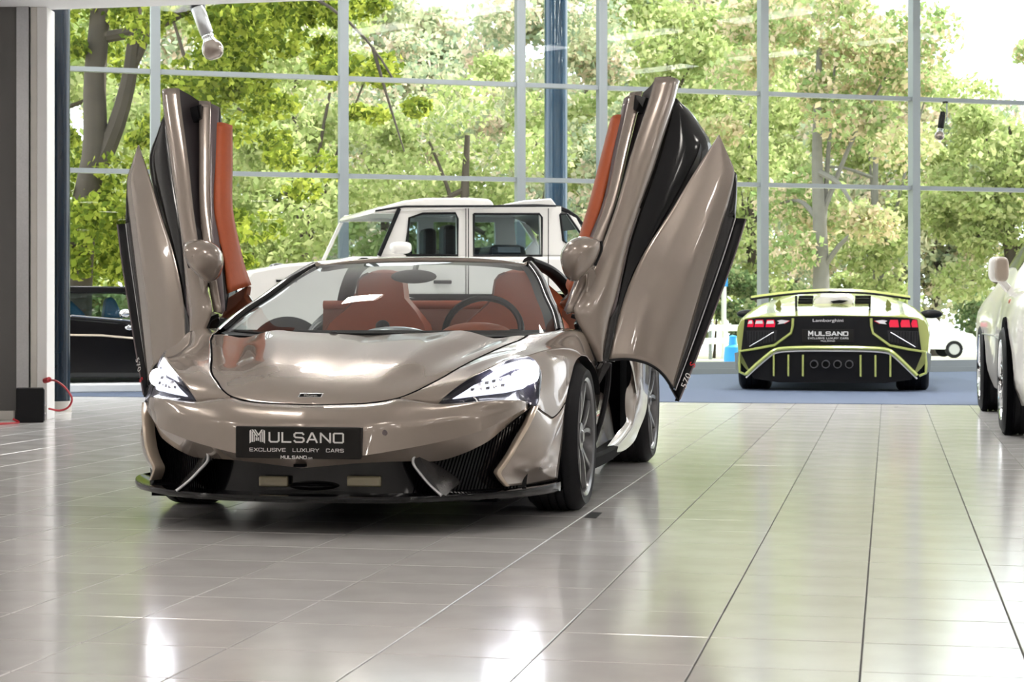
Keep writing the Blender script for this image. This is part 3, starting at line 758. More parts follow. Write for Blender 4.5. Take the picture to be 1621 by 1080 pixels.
def emblem(parent, px0, px1, py0, py1, org, mpp, y=-.0075, m='print_white'):
    X = lambda t: (px0+(px1-px0)*t-org[0])*mpp
    Z = lambda t: (org[1]-py1-(py0-py1)*t)*mpp        # t = 0 bottom, 1 top
    polys = [[(0,0),(.10,.10),(.10,1),(0,.92)], [(1,0),(.90,.10),(.90,1),(1,.92)],
             [(.13,1),(.24,1),(.54,.52),(.46,.47)], [(.87,1),(.76,1),(.57,.68),(.63,.58)],
             [(.14,.12),(.22,.12),(.22,.80),(.14,.92)], [(.86,.12),(.78,.12),(.78,.80),(.86,.92)],
             [(.30,1),(.39,1),(.62,.62),(.57,.56)], [(.27,.10),(.34,.16),(.34,.60),(.27,.72)], [(.73,.10),(.66,.16),(.66,.60),(.73,.72)],
             [(.40,.2),(.48,.2),(.48,.45),(.40,.45)], [(.52,.2),(.60,.2),(.60,.45),(.52,.45)]]
    V, Fc = [], []
    for P_ in polys:
        k = len(V); V += [(X(a), y, Z(b)) for a, b in P_]; Fc.append(tuple(range(k, k+len(P_))))
    return obj('emblem', (V, Fc), m, parent, False)
emblem(pl, 393, 418.5, 681, 703, (472, 701), mpp)
letters('lettering', 'EXCLUSIVE  LUXURY  CARS', 393, 547.5, 715.5, 709.5, 1, pl, sp=1.12)
letters('lettering', 'MULSANO', 444, 487, 726.6, 721, 1, pl, off=.012)
letters('lettering', '.com', 488, 496, 726.6, 723.5, 1, pl)
# bonnet badge
bq = cp(493.5, 627.6, .985)
bd = obj('badge', prism([(-.052, 0, -.008), (.046, 0, -.008), (.056, 0, .009), (-.042, 0, .009)], (0, .004, 0)), 'chrome', car, False, bev=.001)
bd.location = (bq[0]-.003, bq[1]-.012, bq[2]+.004)
obj('badge_field', prism([(-.045, -.001, -.0055), (.043, -.001, -.0055), (.049, -.001, .0068), (-.038, -.001, .0068)], (0, .001, 0)), 'black', bd, False)
gtx = text_geo('McLaren', .0125, 1.25); obj('badge_lettering', ([(p[0]+.002, -.0018, p[2]-.0035) for p in gtx[0]], gtx[1]), 'print_white', bd, False)

# --- windscreen, pillars, header
CW = ab([(0,.075,.768),(.3,.055,.768),(.55,-.03,.771),(.70,-.12,.775),(.772,-.215,.782)])
HD = ab([(0,-.965,1.128),(.2,-.955,1.124),(.4,-.92,1.11),(.515,-.885,1.094)])
PIL = CP([(884,524,-.215),(877.7,497.7,-.36),(865.5,471,-.53),(853,440.7,-.72),(841,423.5,-.83),(835,417,-.88)])
n = 24; cw, hd = spl(CW, n), spl(HD, n)
rows = []
for t in np.linspace(0, 1, 13):
    p = cw*(1-t)+hd*t; k = math.sin(PI*t)
    p[:, 1] -= .045*k*np.linspace(1, .5, n); p[:, 2] += .052*k
    rows.append(p)
# pull the outer column onto the pillar line
pil = spl(PIL, 13)
for i in range(13):
    d = (pil[i]-np.array([.012, 0, .002]))-rows[i][-1]
    for j in range(n): rows[i][j] = rows[i][j]+d*(j/(n-1))**2.5
ws = weld(obj('windscreen', both(grid(rows)), 'windscreen', car, sharp=0))
# dark printed border of the glass
R = np.array(rows)
fr_ = [R[:, -1], R[:, -1]*.35+R[:, -2]*.65, R[:, -2]*.45+R[:, -3]*.55]
inw = np.array([0, .004, -.004])
sym('screen_border', join(grid([x+inw for x in fr_]), grid([R[0]+inw, R[0]*.5+R[1]*.5+inw]), grid([R[-1]+inw, R[-1]*.55+R[-2]*.45+inw])), 'black', ws)
sym('pillar', tube(spl([tuple(np.array(p)+np.array([.004, .02, -.004])) for p in PIL], 24), [.024]*20+[.022]*4, 10, flat=.8), 'black_gloss', car)
sym('pillar_strip', tube(spl([tuple(np.array(p)+np.array([.016, .004, .006])) for p in PIL], 24), .007, 8), 'chrome', car)
hdr = spl(HD+[PIL[-1]], 24)
sym('header_rail', grid([hdr+np.array([0,-.02,-.006]), hdr+np.array([0,-.012,.010]), hdr+np.array([0,.03,.016]), hdr+np.array([0,.09,.008]), hdr+np.array([0,.10,-.02]), hdr+np.array([0,.0,-.025])]), 'paint', car, sharp=60)
cow = spl([tuple(p) for p in CW], 24)
sym('cowl', grid([cow+np.array([0,-.075,-.012]), cow+np.array([0,-.02,-.004]), cow+np.array([0,.015,.001]), cow+np.array([0,.03,-.05])]), 'black', car)
wp = spl([cp(372,524,.0), cp(430,528.5,.09), cp(528,530,.105)], 20)
wip = obj('wiper', tube([tuple(p) for p in wp], .007, 6), 'black', car)
obj('wiper_blade', tube(spl([cp(528,528.5,.10), cp(610,529.5,.105), cp(725,527.5,.06)], 16), .006, 6), 'black', wip)
obj('wiper_joint', ellipsoid(cp(528,528.5,.115), (.022, .014, .012), 10, 6), 'black_gloss', wip)

# --- cabin
obj('dashboard', grid([[(x, y_, z_ - .03*(x/.7)**4) for x in np.linspace(-.72, .72, 30)] for y_, z_ in ((.05,.735),(.25,.76),(.42,.755),(.52,.72),(.56,.62),(.55,.45))]), 'dash', car, sharp=60, solid=.01)
dm = obj('instrument_hood', ellipsoid((.37, .45, .765), (.17, .12, .055), 20, 10), 'leather_orange', car)
obj('dash_pod', ellipsoid((.0, .36, .765), (.15, .10, .035), 20, 10), 'steel', car)
obj('sensor_pod', ellipsoid((-.075, .42, .80), (.035, .03, .03), 14, 8), 'black', car)
# steering wheel
ring = []
for k in range(33):
    t = 2*PI*k/32; ring.append((.37+.185*math.cos(t), .60+.17*math.sin(t)*.32, .775+.16*math.sin(t)))
st = obj('steering_wheel', tube(ring, .016, 8, False), 'black', car)
obj('wheel_boss', ellipsoid((.37, .61, .765), (.06, .03, .05), 14, 8), 'black', st)
obj('spoke', tube([(.2, .60, .775), (.37, .61, .77), (.54, .60, .775)], .014, 6), 'black', st)
obj('rear_view_mirror', place(ellipsoid((0,0,0), (.115, .025, .034), 20, 10), cp(655, 438, -.74), (1,0,0), (0,1,0), (0,0,1)), 'black', car)
obj('mirror_stalk', tube([cp(655, 434, -.74), cp(660, 418, -.90)], .014, 6), 'black', car)
def seat(sx):
    s = obj('seat', grid(loft([[(sx-.22, .95, .42), (sx-.24, 1.25, .40), (sx-.22, 1.45, .45)], [(sx, .93, .40), (sx, 1.25, .36), (sx, 1.45, .43)], [(sx+.22, .95, .42), (sx+.24, 1.25, .40), (sx+.22, 1.45, .45)]], 12, 12)), 'leather_orange', car, solid=.12, off=-1)
    prof = [(.40,.26),(.55,.29),(.70,.29),(.80,.26),(.87,.20),(.94,.135),(1.0,.125),(1.05,.115),(1.075,.07)]
    rows_f, rows_b = [], []
    for z, hw in prof:
        y0 = 1.40+(z-.4)*.22
        rows_f.append([(sx+hw*u_, y0-.075*abs(u_)**2.5*(1 if z < .85 else .3), z) for u_ in np.linspace(-1, 1, 13)])
        rows_b.append([(sx+hw*u_, y0+.12-.03*abs(u_)**2, z+(.01 if z > 1.06 else 0)) for u_ in np.linspace(1, -1, 13)])
    b_ = obj('backrest', grid([rf+rb_ for rf, rb_ in zip(rows_f, rows_b)], True), 'leather_orange', s, sharp=70)
    topf = [rows_f[-1]+rows_b[-1]]
    obj('headrest_cap', ellipsoid((sx, 1.40+.15+.06, 1.06), (.10, .065, .035), 16, 8), 'leather_orange', s)
    for k in (): obj('belt_slot', box(sx+k*.05-.03, sx+k*.05+.03, 1.46+.04, 1.50+.03, .90, .93), 'black', s, False)
    piping = [(sx-hw*1.0, 1.40+(z-.4)*.22-.07*(1 if z < .85 else .3), z) for z, hw in prof]
    obj('piping', tube(spl(piping, 24), .006, 6), 'leather_brown', s)
    return s
seat(.37); seat(-.37)
bh = obj('rear_bulkhead', grid([[(x, y_, z_) for x in np.linspace(-.74, .74, 24)] for y_, z_ in ((1.62,.40),(1.68,.70),(1.70,.88),(1.74,.925),(1.95,.93))]), 'leather_brown', car, sharp=60)
obj('bulkhead_trim', tube([(-.74, 1.715, .905), (.74, 1.715, .905)], .026, 10), 'leather_orange', bh)
obj('cabin_floor', box(-.76, .76, .5, 1.7, .20, .26), 'void', car, False)
obj('centre_tunnel', box(-.11, .11, .55, 1.6, .26, .52), 'dash', car, False, bev=.03)
sym('hoop', tube(spl(ab([(.44,-1.45,1.13),(.53,-1.58,1.085),(.60,-1.70,1.0),(.66,-1.82,.88),(.70,-1.9,.80)]), 24), .045, 10, flat=.6), 'black', car)
sym('bulkhead_side', grid(loft([ab([(.40,-1.62,1.08),(.50,-1.66,1.02),(.60,-1.72,.92),(.68,-1.8,.80)]), ab([(.45,-1.62,.6),(.52,-1.66,.6),(.62,-1.7,.6),(.72,-1.74,.6)])], 10, 5)), 'leather_orange', car)
# --- sill, door aperture, rear body
mat('skirt_black', (.01, .01, .011), .8, 0, 0, .15, spec=.08)
sill = sym('side_skirt', grid(loft([ab([(.76,-.42,.20),(.76,-1.2,.20),(.76,-1.75,.20)]), ab([(.895,-.42,.20),(.895,-1.2,.185),(.89,-1.75,.19)]), ab([(.91,-.42,.185),(.908,-1.2,.17),(.90,-1.75,.175)]), ab([(.90,-.42,.13),(.90,-1.2,.12),(.89,-1.75,.125)]), ab([(.76,-.42,.125),(.76,-1.2,.12),(.76,-1.75,.12)])], 14)), 'skirt_black', car, sharp=40)
sym('sill_panel', grid(loft([ab([(.70,-.45,.42),(.70,-1.2,.41),(.70,-1.85,.44)]), ab([(.76,-.45,.42),(.76,-1.2,.41),(.76,-1.85,.44)]), ab([(.80,-.45,.38),(.80,-1.2,.37),(.80,-1.85,.40)]), ab([(.85,-.45,.19),(.845,-1.2,.185),(.84,-1.85,.19)])], 16, 10)), 'paint', sill, sharp=60)
sym('door_post', grid(loft([ab([(.90,-.42,.70),(.90,-.45,.50),(.89,-.50,.30),(.885,-.56,.19)]), ab([(.84,-.52,.70),(.84,-.60,.50),(.84,-.72,.32),(.85,-.90,.19)]), ab([(.76,-.55,.72),(.76,-.64,.52),(.77,-.80,.38),(.80,-1.0,.25)])], 12, 6)), 'paint', sill, sharp=60)
sym('door_seal', tube(spl(CP([(964,575,-.72),(962,610,-.74),(955,650,-.74),(945,685,-.72),(937,708,-.70)]), 16), .014, 8), 'rubber', sill)
sym('cabin_shade_block', box(.55, .72, .5, 1.8, .25, .72), 'void', car, smooth=False)  # near-black block paints in the shade of the cabin behind the sill
# haunch in front of the rear wheel
HL_ = CP([(1001,560,-1.95),(1000,573,-1.95),(998,605,-1.93),(991,618,-1.88),(990,653,-1.84),(992,663,-1.82),(975,688,-1.55),(957,712.5,-1.20)])
HM_ = CP([(1008,560,-1.95),(1008,575,-1.95),(1007,605,-1.95),(1003,625,-1.94),(1003,650,-1.9),(1001,668,-1.86),(985,692,-1.6),(960,713.5,-1.22)])
HM2 = CP([(1018,560,-2.05),(1018,578,-2.06),(1017,610,-2.05),(1014,640,-2.03),(1009,668,-1.98),(1003,684,-1.9),(988,703,-1.64),(963,715.5,-1.26)])
HR_ = CP([(1027,560,-2.28),(1027,582,-2.28),(1026,620,-2.26),(1023,650,-2.22),(1012,680,-2.06),(1005,697,-1.93),(990,712,-1.70),(966,718,-1.30)])
rq = sym('rear_quarter', grid(loft([HL_, HM_, HM2, HR_], 30, 12)), 'paint', car, sharp=60)
sym('intake_void', box(.50, .86, 1.92, 2.2, .2, .75), 'void', rq, smooth=False)
def sec(b, pts): return [(a, -b, c) for a, c in pts]
RB = [sec(-1.86, [(0,.94),(.3,.945),(.5,.97),(.68,.93),(.80,.85),(.88,.76),(.90,.66)]),
      sec(-2.1, [(0,.93),(.3,.94),(.5,.985),(.66,.955),(.80,.88),(.92,.79),(.955,.68)]),
      sec(-2.5, [(0,.90),(.3,.91),(.5,.95),(.64,.93),(.80,.90),(.94,.82),(.965,.72)]),
      sec(-2.9, [(0,.87),(.3,.875),(.5,.89),(.64,.90),(.80,.89),(.93,.82),(.955,.72)]),
      sec(-3.25, [(0,.86),(.3,.86),(.5,.865),(.64,.87),(.78,.86),(.90,.80),(.92,.70)]),
      sec(-3.40, [(0,.84),(.3,.84),(.5,.84),(.64,.84),(.76,.82),(.86,.76),(.88,.68)])]
weld(obj('rear_deck', both(grid(loft([spl(r, 20) for r in RB], 20, 24))), 'paint', car, sharp=60))
RS = [[(.90,1.86,.66),(.93,1.9,.55),(.945,1.95,.42)], [(.955,2.1,.68),(.96,2.15,.66),(.965,2.2,.64)], [(.965,2.5,.72),(.965,2.5,.72),(.966,2.52,.715)], [(.955,2.9,.72),(.955,2.95,.70),(.955,3.0,.67)], [(.92,3.25,.70),(.93,3.2,.55),(.93,3.12,.38)], [(.88,3.40,.68),(.88,3.40,.5),(.87,3.38,.34)]]
sym('rear_side', grid(loft(RS, 8, 24)), 'paint', car, sharp=60)
obj('tail_panel', grid([[(x, 3.42-.04*abs(x/.88)**3, z) for x in np.linspace(-.88, .88, 20)] for z in (.84, .7, .5, .34)]), 'black', car)
obj('diffuser', box(-.80, .80, 2.95, 3.36, .16, .34), 'black', car, False, bev=.03)
obj('underbody', box(-.72, .72, -.85, 3.2, .115, .16), 'void', car, False)
obj('front_tub', box(-.55, .55, -.75, .5, .16, .46), 'void', car, False)
sym('wheel_housing', box(.56, .60, -.38, .40, .15, .66), 'void', car, smooth=False)

# --- wheels
def wheel(R, w, rr, nm='wheel', parent=car, loc=(0,0,0), side=1, nsp=5, spoke_m='rim', tread=True):
    hw = w/2
    prof = [(-hw+.012, rr), (-hw, rr+.012), (-hw-.004, (R+rr)/2), (-hw+.008, R-.022), (-hw+.026, R-.004)]
    k = 5
    for i in range(k):
        x0 = -hw+.03+(w-.06)*i/k; x1 = -hw+.03+(w-.06)*(i+1)/k
        prof += [(x0+.003, R), (x1-.008, R), (x1-.006, R-.007), (x1+.001, R-.007)]
    prof = prof[:-2]
    prof += [(hw-.026, R-.004), (hw-.008, R-.022), (hw+.004, (R+rr)/2), (hw, rr+.012), (hw-.012, rr)]
    t = obj(nm, lathe(prof, 56, 'x'), 'rubber', parent, sharp=35)
    t.location = loc
    if side < 0: t.rotation_euler = (0, 0, PI)
    obj('rim', lathe([(hw-.012, rr+.002), (hw+.002, rr-.004), (hw-.006, rr-.018), (hw-.05, rr-.03), (-hw+.02, rr-.035)], 48, 'x'), spoke_m, t, sharp=40)
    obj('brake_disc', lathe([(hw-.11, .03), (hw-.11, rr*.70), (hw-.13, rr*.70), (hw-.13, .03)], 32, 'x'), 'steel', t)
    obj('inner_dark', lathe([(hw-.15, 0), (hw-.15, rr-.03)], 32, 'x'), 'void', t)
    obj('hub', lathe([(hw-.012, 0), (hw-.012, .022), (hw-.02, .03), (hw-.022, .06), (hw-.06, .07)], 20, 'x'), spoke_m, t)
    cal = obj('brake_caliper', prism([(0, math.sin(a)*r, math.cos(a)*r) for r, a in ((rr*.52, 1.1), (rr*.78, 1.0), (rr*.80, 1.5), (rr*.78, 2.0), (rr*.52, 1.9))], (.06, 0, 0)), 'black', t, False, bev=.008)
    cal.location = (hw-.14, 0, 0)
    for s in range(nsp):
        for d in (-1, 1):
            a0 = 2*PI*s/nsp+d*.10; a1 = 2*PI*s/nsp+d*.30; am = 2*PI*s/nsp+d*.16
            def pt(r, a, x): return np.array([x, math.sin(a)*r, math.cos(a)*r])
            cl = spl([pt(.045, a0, hw-.03), pt(rr*.5, am, hw-.018), pt(rr-.012, a1, hw-.012)], 8)
            rows = []
            for i, p in enumerate(cl):
                f = i/7; wd = .017-.004*math.sin(PI*f)+.004*f; tn = np.array([0, p[2], -p[1]])/np.linalg.norm(p[1:])
                rows.append([p+tn*wd*.6, p+tn*wd+np.array([-.012,0,0]), p+tn*wd+np.array([-.035,0,0]), p-tn*wd+np.array([-.035,0,0]), p-tn*wd+np.array([-.012,0,0]), p-tn*wd*.6])
            obj('spoke', grid(rows, True), spoke_m, t, sharp=40)
    return t
wheel(.322, .232, .262, loc=(.838, 0, .322)); wheel(.322, .232, .262, loc=(-.838, 0, .322), side=-1)
wheel(.352, .29, .282, loc=(.812, 2.67, .352)); wheel(.352, .29, .282, loc=(-.812, 2.67, .352), side=-1)

# --- raised doors.  The skin lies near one plane b = .546-.774a-.162c in the car frame
NRM = np.array([.774, -1.0, .162]); NRM /= np.linalg.norm(NRM)      # outward
def dp(px, py, db=0., left=False):
    b = -.5
    for _ in range(40):
        q = cp(px, py, b, left); b = .546-.774*abs(q[0])-.1621*q[2]+db
    q = cp(px, py, b, left); return (abs(q[0]), q[1], q[2])
def DP(L, left=False): return [dp(*p, left=left) for p in L]
def dstrip(A, B, n, m, bulge, left=False, inward=0):
    a, b = spl(DP(A, left), n), spl(DP(B, left), n)
    R_ = []
    for t in np.linspace(0, 1, m):
        R_.append(a*(1-t)+b*t+NRM*bulge*(1-(2*t-1)**2))
    return R_
# lower skin (the pointed blade)
LE = [(1138,213.5,.0),(1101,270,.0),(1064.5,330,.0),(1022,396,.0),(996,450.5,0),(979,502,0),(968,545,.0),(963,571,.0)]
RE = [(1138,213.5,.0),(1150,241,.0),(1161.5,267,.0),(1163,271,.0),(1162.3,276,0),(1158,300,.0),(1144,350,0),(1121,425,0),(1096,510,0),(1077,575,0),(1065,615.6,0)]
na = 40
le, re_ = spl(DP(LE), na), spl(DP(RE), na)
BE = spl(DP([(963,571),(977,569.5),(993.4,570.5),(1009,573.5),(1022,578),(1045,594),(1065,615.6)]), 17)
rows = []
for i in range(na):
    row = []
    for j, t in enumerate(np.linspace(0, 1, 17)):
        p = le[i]*(1-t)+re_[i]*t
        f = (i/(na-1))**2.2
        q = BE[j]-(le[-1]*(1-t)+re_[-1]*t)
        p = p+q*max(0, (i/(na-1)-.55)/.45)**2
        bul = (.012*math.sin(PI*t)+.022*(t/.66 if t < .66 else (1-t)/.34)**.9)*min(1, (i/22))+.012*math.exp(-((t-.25)/.12)**2)*f
        row.append(p+NRM*bul)
    rows.append(row)
doors = sym('door', grid(rows), 'paint', car, sharp=60, solid=.006)
doors[0]['label'] = 'raised door on the picture right'; doors[1]['label'] = 'raised door on the picture left'
sym('door_arch_edge', tube([tuple(p) for p in rows[-1]], .007, 6), 'black', doors)
sym('door_lower_trim', grid(dstrip([(1160,268,-.02),(1155,300,-.02),(1141,350,-.02),(1118,425,-.02),(1093,510,-.02),(1074,575,-.02),(1064,614,-.02)], [(1165,290,-.035),(1164,344,-.035),(1147,400,-.035),(1128,455,-.035),(1105,520,-.035),(1085,575,-.035),(1068,617,-.035)], 20, 6, .012)), 'carbon', doors, sharp=60, solid=.004)
sym('sill_trim', grid(dstrip([(1163.5,345.5,-.035),(1147,400,-.035),(1128,455,-.035),(1105,520,-.035),(1085,575,-.035),(1068,618,-.035)], [(1180.5,347,0),(1164,400,0),(1144.5,455,0),(1120,520,0),(1099,575,0),(1075,635,0)], 20, 6, .010)), 'black', doors, sharp=60, solid=.03, off=-1)
sym('sill_end', prism(DP([(1061,612,-.035),(1070,619,-.035),(1078,625,0),(1075,636,0)]), (-.01, .03, 0)), 'black', doors, smooth=False)
sym('sill_edge', tube(spl(DP([(1164,346,-.028),(1147,400,-.028),(1128,455,-.028),(1105,520,-.028),(1085,575,-.028),(1069,618,-.028)]), 20), .004, 6), 'steel', doors)
sym('sill_lip', tube(spl(DP([(1180.5,347,0),(1164,400,0),(1144.5,455,0),(1120,520,0),(1099,575,0),(1076,632,0)]), 20), .005, 6), 'mauve', doors)
# upper skin, the long rounded beam
UL = [(1037,123),(1031,148.7),(1017.6,189.5),(997,252.7),(975,330),(957,380),(942,418),(926,455),(908,492),(921,522),(935,551),(944,573)]
UR = [(1075,130.4),(1064.5,171),(1053,207),(1034,268),(1012,330),(996,381.7),(980.5,450.5),(973,480),(966,503),(959,535),(954,556),(951,573)]
ua, ub = spl(DP(UL), 40), spl(DP(UR), 40)
rows = []
for i in range(40):
    k = .050-.02*(i/39)
    rows.append([ua[i]*(1-t)+ub[i]*t+NRM*k*math.sin(PI*t)**.8 for t in np.linspace(0, 1, 13)])
beam = sym('door_upper_skin', grid(rows), 'paint', doors, sharp=60, solid=.006)
sym('beam_end', (lambda r: (list(map(tuple, r)), [tuple(range(len(r)))]))(rows[0]), 'paint', doors, smooth=False)
# black duct panel between the beam and the blade
arcR = [(1067,160,-.09),(1089,173,-.09),(1107,197.6,-.09),(1125.6,230,-.09),(1120,262,-.09),(1095,315,-.09),(1050,395,-.09),(1020,450,-.09),(990,520,-.07),(972,573,-.06)]
arcL = [(1062,158,-.03),(1060,178,-.03),(1053,205,-.03),(1034,268,-.03),(1012,330,-.03),(996,382,-.03),(980.5,450,-.03),(968,500,-.03),(958,545,-.03),(951,575,-.03)]
sym('door_duct', grid(dstrip(arcL, arcR, 36, 10, .035)), 'black_gloss', doors, sharp=70, solid=.006)
sym('duct_edge', tube(spl(DP([(1012,330,-.005),(996,382,-.005),(980.5,450,-.005),(968,503,-.005),(961,535,-.005),(953,573,-.005)]), 24), [.006]*12+[.008+.001*i for i in range(12)], 8), 'mauve', doors)
sym('duct_strip', grid(dstrip([(966,503,.012),(959,540,.012),(952,574,.012)], [(980,480,.012),(972,530,.012),(963,571,.012)], 12, 4, .004)), 'carbon', doors, solid=.006)
# glossy rear corner under the blade tip
sym('blade_return', grid(dstrip([(1163,272,-.01),(1160,310,-.01),(1152,343,-.01)], [(1166,285,-.06),(1166,315,-.05),(1164,346,-.035)], 8, 4, .01)), 'black_gloss', doors, solid=.004)
# inner side, traced on the picture's left door
mat('slot_dark', (.022, .017, .019), .5, 0, 0, .1, spec=.2)
def pr3(L, R):
    """3-D point of a door from where it is seen on the left and on the right door"""
    v = np.array([1., -.7, 1.4])
    def pj(a, b, c):
        X = CX0+a*CS-b*SN; Y = CY0-a*SN-b*CS; return np.array([810.5+F*X/Y, HZ+F*(CAMH-c)/Y])
    def res(v): return np.concatenate([(pj(-v[0], v[1], v[2])-L)/2, (pj(*v)-R)/2, [(v[1]+.6)/.8]])
    for _ in range(12):
        r = res(v); J = np.array([(res(v+np.eye(3)[k]*1e-5)-r)/1e-5 for k in range(3)]).T
        v = v-np.linalg.lstsq(J, r, rcond=None)[0]
    return (v[0], -v[1], v[2])
def PR(L): return [pr3(np.array(a, float), np.array(b, float)) for a, b in L]
E_out = PR([((318,165),(1016.6,145)),((318.5,241),(996,232)),((319.5,330),(974,322)),((330,420),(940,415)),((344,498),(907,492))])
E_in = PR([((333.7,166),(1000,149)),((332,241),(982,234)),((332,330),(960.6,325)),((341,420),(926,420)),((350.4,500),(899,495))])
E_mv = PR([((346.7,172),(989,156)),((344,241),(972,235)),((344.5,330),(950,327)),((350,420),(920,423)),((356,492),(894,492))])
O_a = PR([((347.6,200),(984,184)),((346.5,260),(968,252)),((346,330),(949.5,326)),((350,379),(936,375)),((354,425),(922,420)),((358,470),(910,462))])
O_b = PR([((360.6,204),(976,188)),((360.8,260),(960,254)),((361,330),(941,330)),((369.6,379),(926,378)),((380,422),(914,425)),((390,452),(905,455))])
def st2(A, B, n_, m_, bu, nv=NRM): 
    a, b = spl(A, n_), spl(B, n_)
    return grid([a*(1-t)+b*t+np.array(nv)*bu*(1-(2*t-1)**2) for t in np.linspace(0, 1, m_)])
FWD = (0, -1, 0)
sym('window_frame', st2(E_out, E_in, 28, 6, .005, FWD), 'paint', doors, sharp=70, solid=.02, off=-1)
sym('window_channel', st2(E_in, E_mv, 28, 6, .006, FWD), 'mauve', doors, sharp=70, solid=.012)
slotA = spl([tuple(p) for p in ua[:29]], 28)+np.array([.004, .004, 0])
sym('window_slot', grid([slotA, slotA*.6+spl(E_out, 28)*.4+np.array([0, .04, 0]), spl(E_out, 28)+np.array([0, .01, 0])]), 'slot_dark', doors, sharp=70)
sym('window_seal', grid([spl(E_mv, 28)+np.array([0, .006, 0]), spl([E_mv[0]]+[tuple(np.array(p)+np.array([0, .03, 0])) for p in O_a], 28)]), 'black', doors, solid=.008)
sym('door_card', st2(O_a, O_b, 30, 7, .02, FWD), 'leather_orange', doors, sharp=70, solid=.03, off=-1)
sym('frame_bracket', prism([dp(*p, left=True) for p in ((294,173,-.08),(318,165,-.12),(318,186,-.12),(300,200,-.10))], (0, .04, -.01)), 'black_gloss', doors, smooth=False)
sym('door_pull', prism([dp(*p, left=True) for p in ((357.9,472.7,-.34),(390,452,-.34),(388,470,-.33),(396,481,-.33),(388,492,-.33),(372,494,-.32),(366,510,-.30),(352,530,-.26),(330,532,-.22),(338,505,-.25),(350,500,-.28))], (-.02, .03, 0)), 'leather_brown', doors, sharp=30, bev=.01)
sym('pull_chrome', prism([dp(*p, left=True) for p in ((385,462,-.35),(389,460,-.35),(400,477,-.35),(396,476,-.35))], (0, .01, 0)), 'chrome', doors, smooth=False)
sym('hinge_cover', prism([dp(*p, left=True) for p in ((318.5,525,-.06),(324,513,-.08),(333,504.7,-.10),(345,503,-.12),(348,512,-.12),(338,530,-.08),(326,531,-.06))], (-.03, .05, 0)), 'black_gloss', doors, sharp=30, bev=.006)
sym('hinge_arm', tube(spl(DP([(905,500,-.06),(918,506,-.03),(928,535,-.01),(938,565,.0),(944,578,.0)]), 16), .011, 8), 'black', doors)
sym('lower_strut', prism(DP([(935,610,-.10),(938,628,-.10),(967,576,-.02),(957,572,-.02)]), (-.02, .03, 0)), 'carbon', doors, smooth=False)
# door mirrors
MO = [(889,397),(898,384),(915,375.5),(935,375.5),(948,381),(950,388),(945,408),(936,424),(923,437),(908,446),(897,440),(889,423),(887,408)]
mo = spl([cp(x, y, -.215) for x, y in MO]+[cp(*MO[0], -.215)], 41)[:-1]; mcn = mo.mean(0)+np.array([.008, 0, .012])
mrows = []
for k, (s_, d_) in enumerate(((.02,-.088),(.3,-.082),(.55,-.068),(.78,-.042),(.92,-.018),(1,.0),(1.0,.03),(.97,.06),(.9,.075),(.86,.07),(.84,.055),(.5,.055),(.02,.055))):
    mrows.append(mcn+(mo-mcn)*s_+np.array([.012*(d_ < 0)*-d_*8, d_, .0]))
mir = sym('wing_mirror', grid(mrows[:10], True), 'paint', car, sharp=50)
sym('mirror_glass', grid(mrows[9:], True), 'chrome', mir)
sym('mirror_gasket', tube(spl([cp(949,382,-.235), cp(951,392,-.24), cp(947,404,-.24), cp(940,420,-.23)], 12), .012, 8), 'black', mir)
stk = prism([dp(*p) for p in ((929,424,.03),(940,424,.03),(956,460,.02),(951,472,.02),(938,487,.02),(931,488,.02),(927,470,.02))], (-.01, .035, 0))
sym('mirror_arm', stk, 'paint', mir, sharp=30, bev=.01)
# sill lettering near the lower end of each raised door
def sill_text(d, mirrored):
    p0, p1 = np.array(dp(1073,611,-.02)), np.array(dp(1085,582,-.02)); ex = (p1-p0)/np.linalg.norm(p1-p0)
    pr = np.array(dp(1084,615,-.02)); ey = pr-p0; ey -= ex*(ey@ex); ey /= np.linalg.norm(ey)
    for body, m_, o_ in (('570', 'print_white', 0), ('S', 'print_red', .085)):
        g_ = text_geo(body, .045, 1.1, 1.05)
        nrm_ = np.cross(ex, -ey); 
        if nrm_@NRM < 0: nrm_ = -nrm_
        vv = [tuple(p0+ex*((.14-(p[0]+.035+o_)) if mirrored else (p[0]+.035+o_))-ey*(p[2]-.033)+nrm_*.022) for p in g_[0]]
        if mirrored: vv = [(-v_[0], v_[1], v_[2]) for v_ in vv]
        obj('sill_lettering', (vv, g_[1]), m_, d, False)
sill_text(doors[0], False); sill_text(doors[1], True)
# ------------------------------------------------------------------ the other cars
def hull_grid(sections, n, m, ns):
    """sections = [(y, [(x, z) ... bottom edge -> roof centre])] -> grid over the whole width"""
    H_ = [spl([(x, y, z) for x, z in s], n) for y, s in sections]
    G_ = np.array([spl([h[j] for h in H_], m) for j in range(n)]).transpose(1, 0, 2)
    full = np.concatenate([G_, (G_*np.array([-1, 1, 1]))[:, ::-1][:, 1:]], 1)
    return full
def patch(G_, i0, i1, j0, j1, off=.006, side=1):
    S_ = G_[i0:i1+1, j0:j1+1].copy()
    du = np.gradient(S_, axis=0); dv = np.gradient(S_, axis=1); nn = np.cross(du, dv); nn /= (np.linalg.norm(nn, axis=2)[..., None]+1e-9)
    c = G_.mean((0, 1)); 
    if ((S_.mean((0, 1))-c)*nn.mean((0, 1))).sum() < 0: nn = -nn
    return grid(list(S_+nn*off))
def caps(G_):
    V, Fc = grid(list(G_)); nr, nc = G_.shape[:2]
    Fc += [tuple(range(nc)), tuple(range((nr-1)*nc, nr*nc))]
    return V, Fc
def simple_wheel(parent, loc, R_, w_, side, rimm='steel', arch=True, sp=5):
    """wheel with outer face towards side (+1 = +x)"""
    t = wheel(R_, w_, R_*.76, 'wheel', parent, loc, side, sp, rimm)
    return t

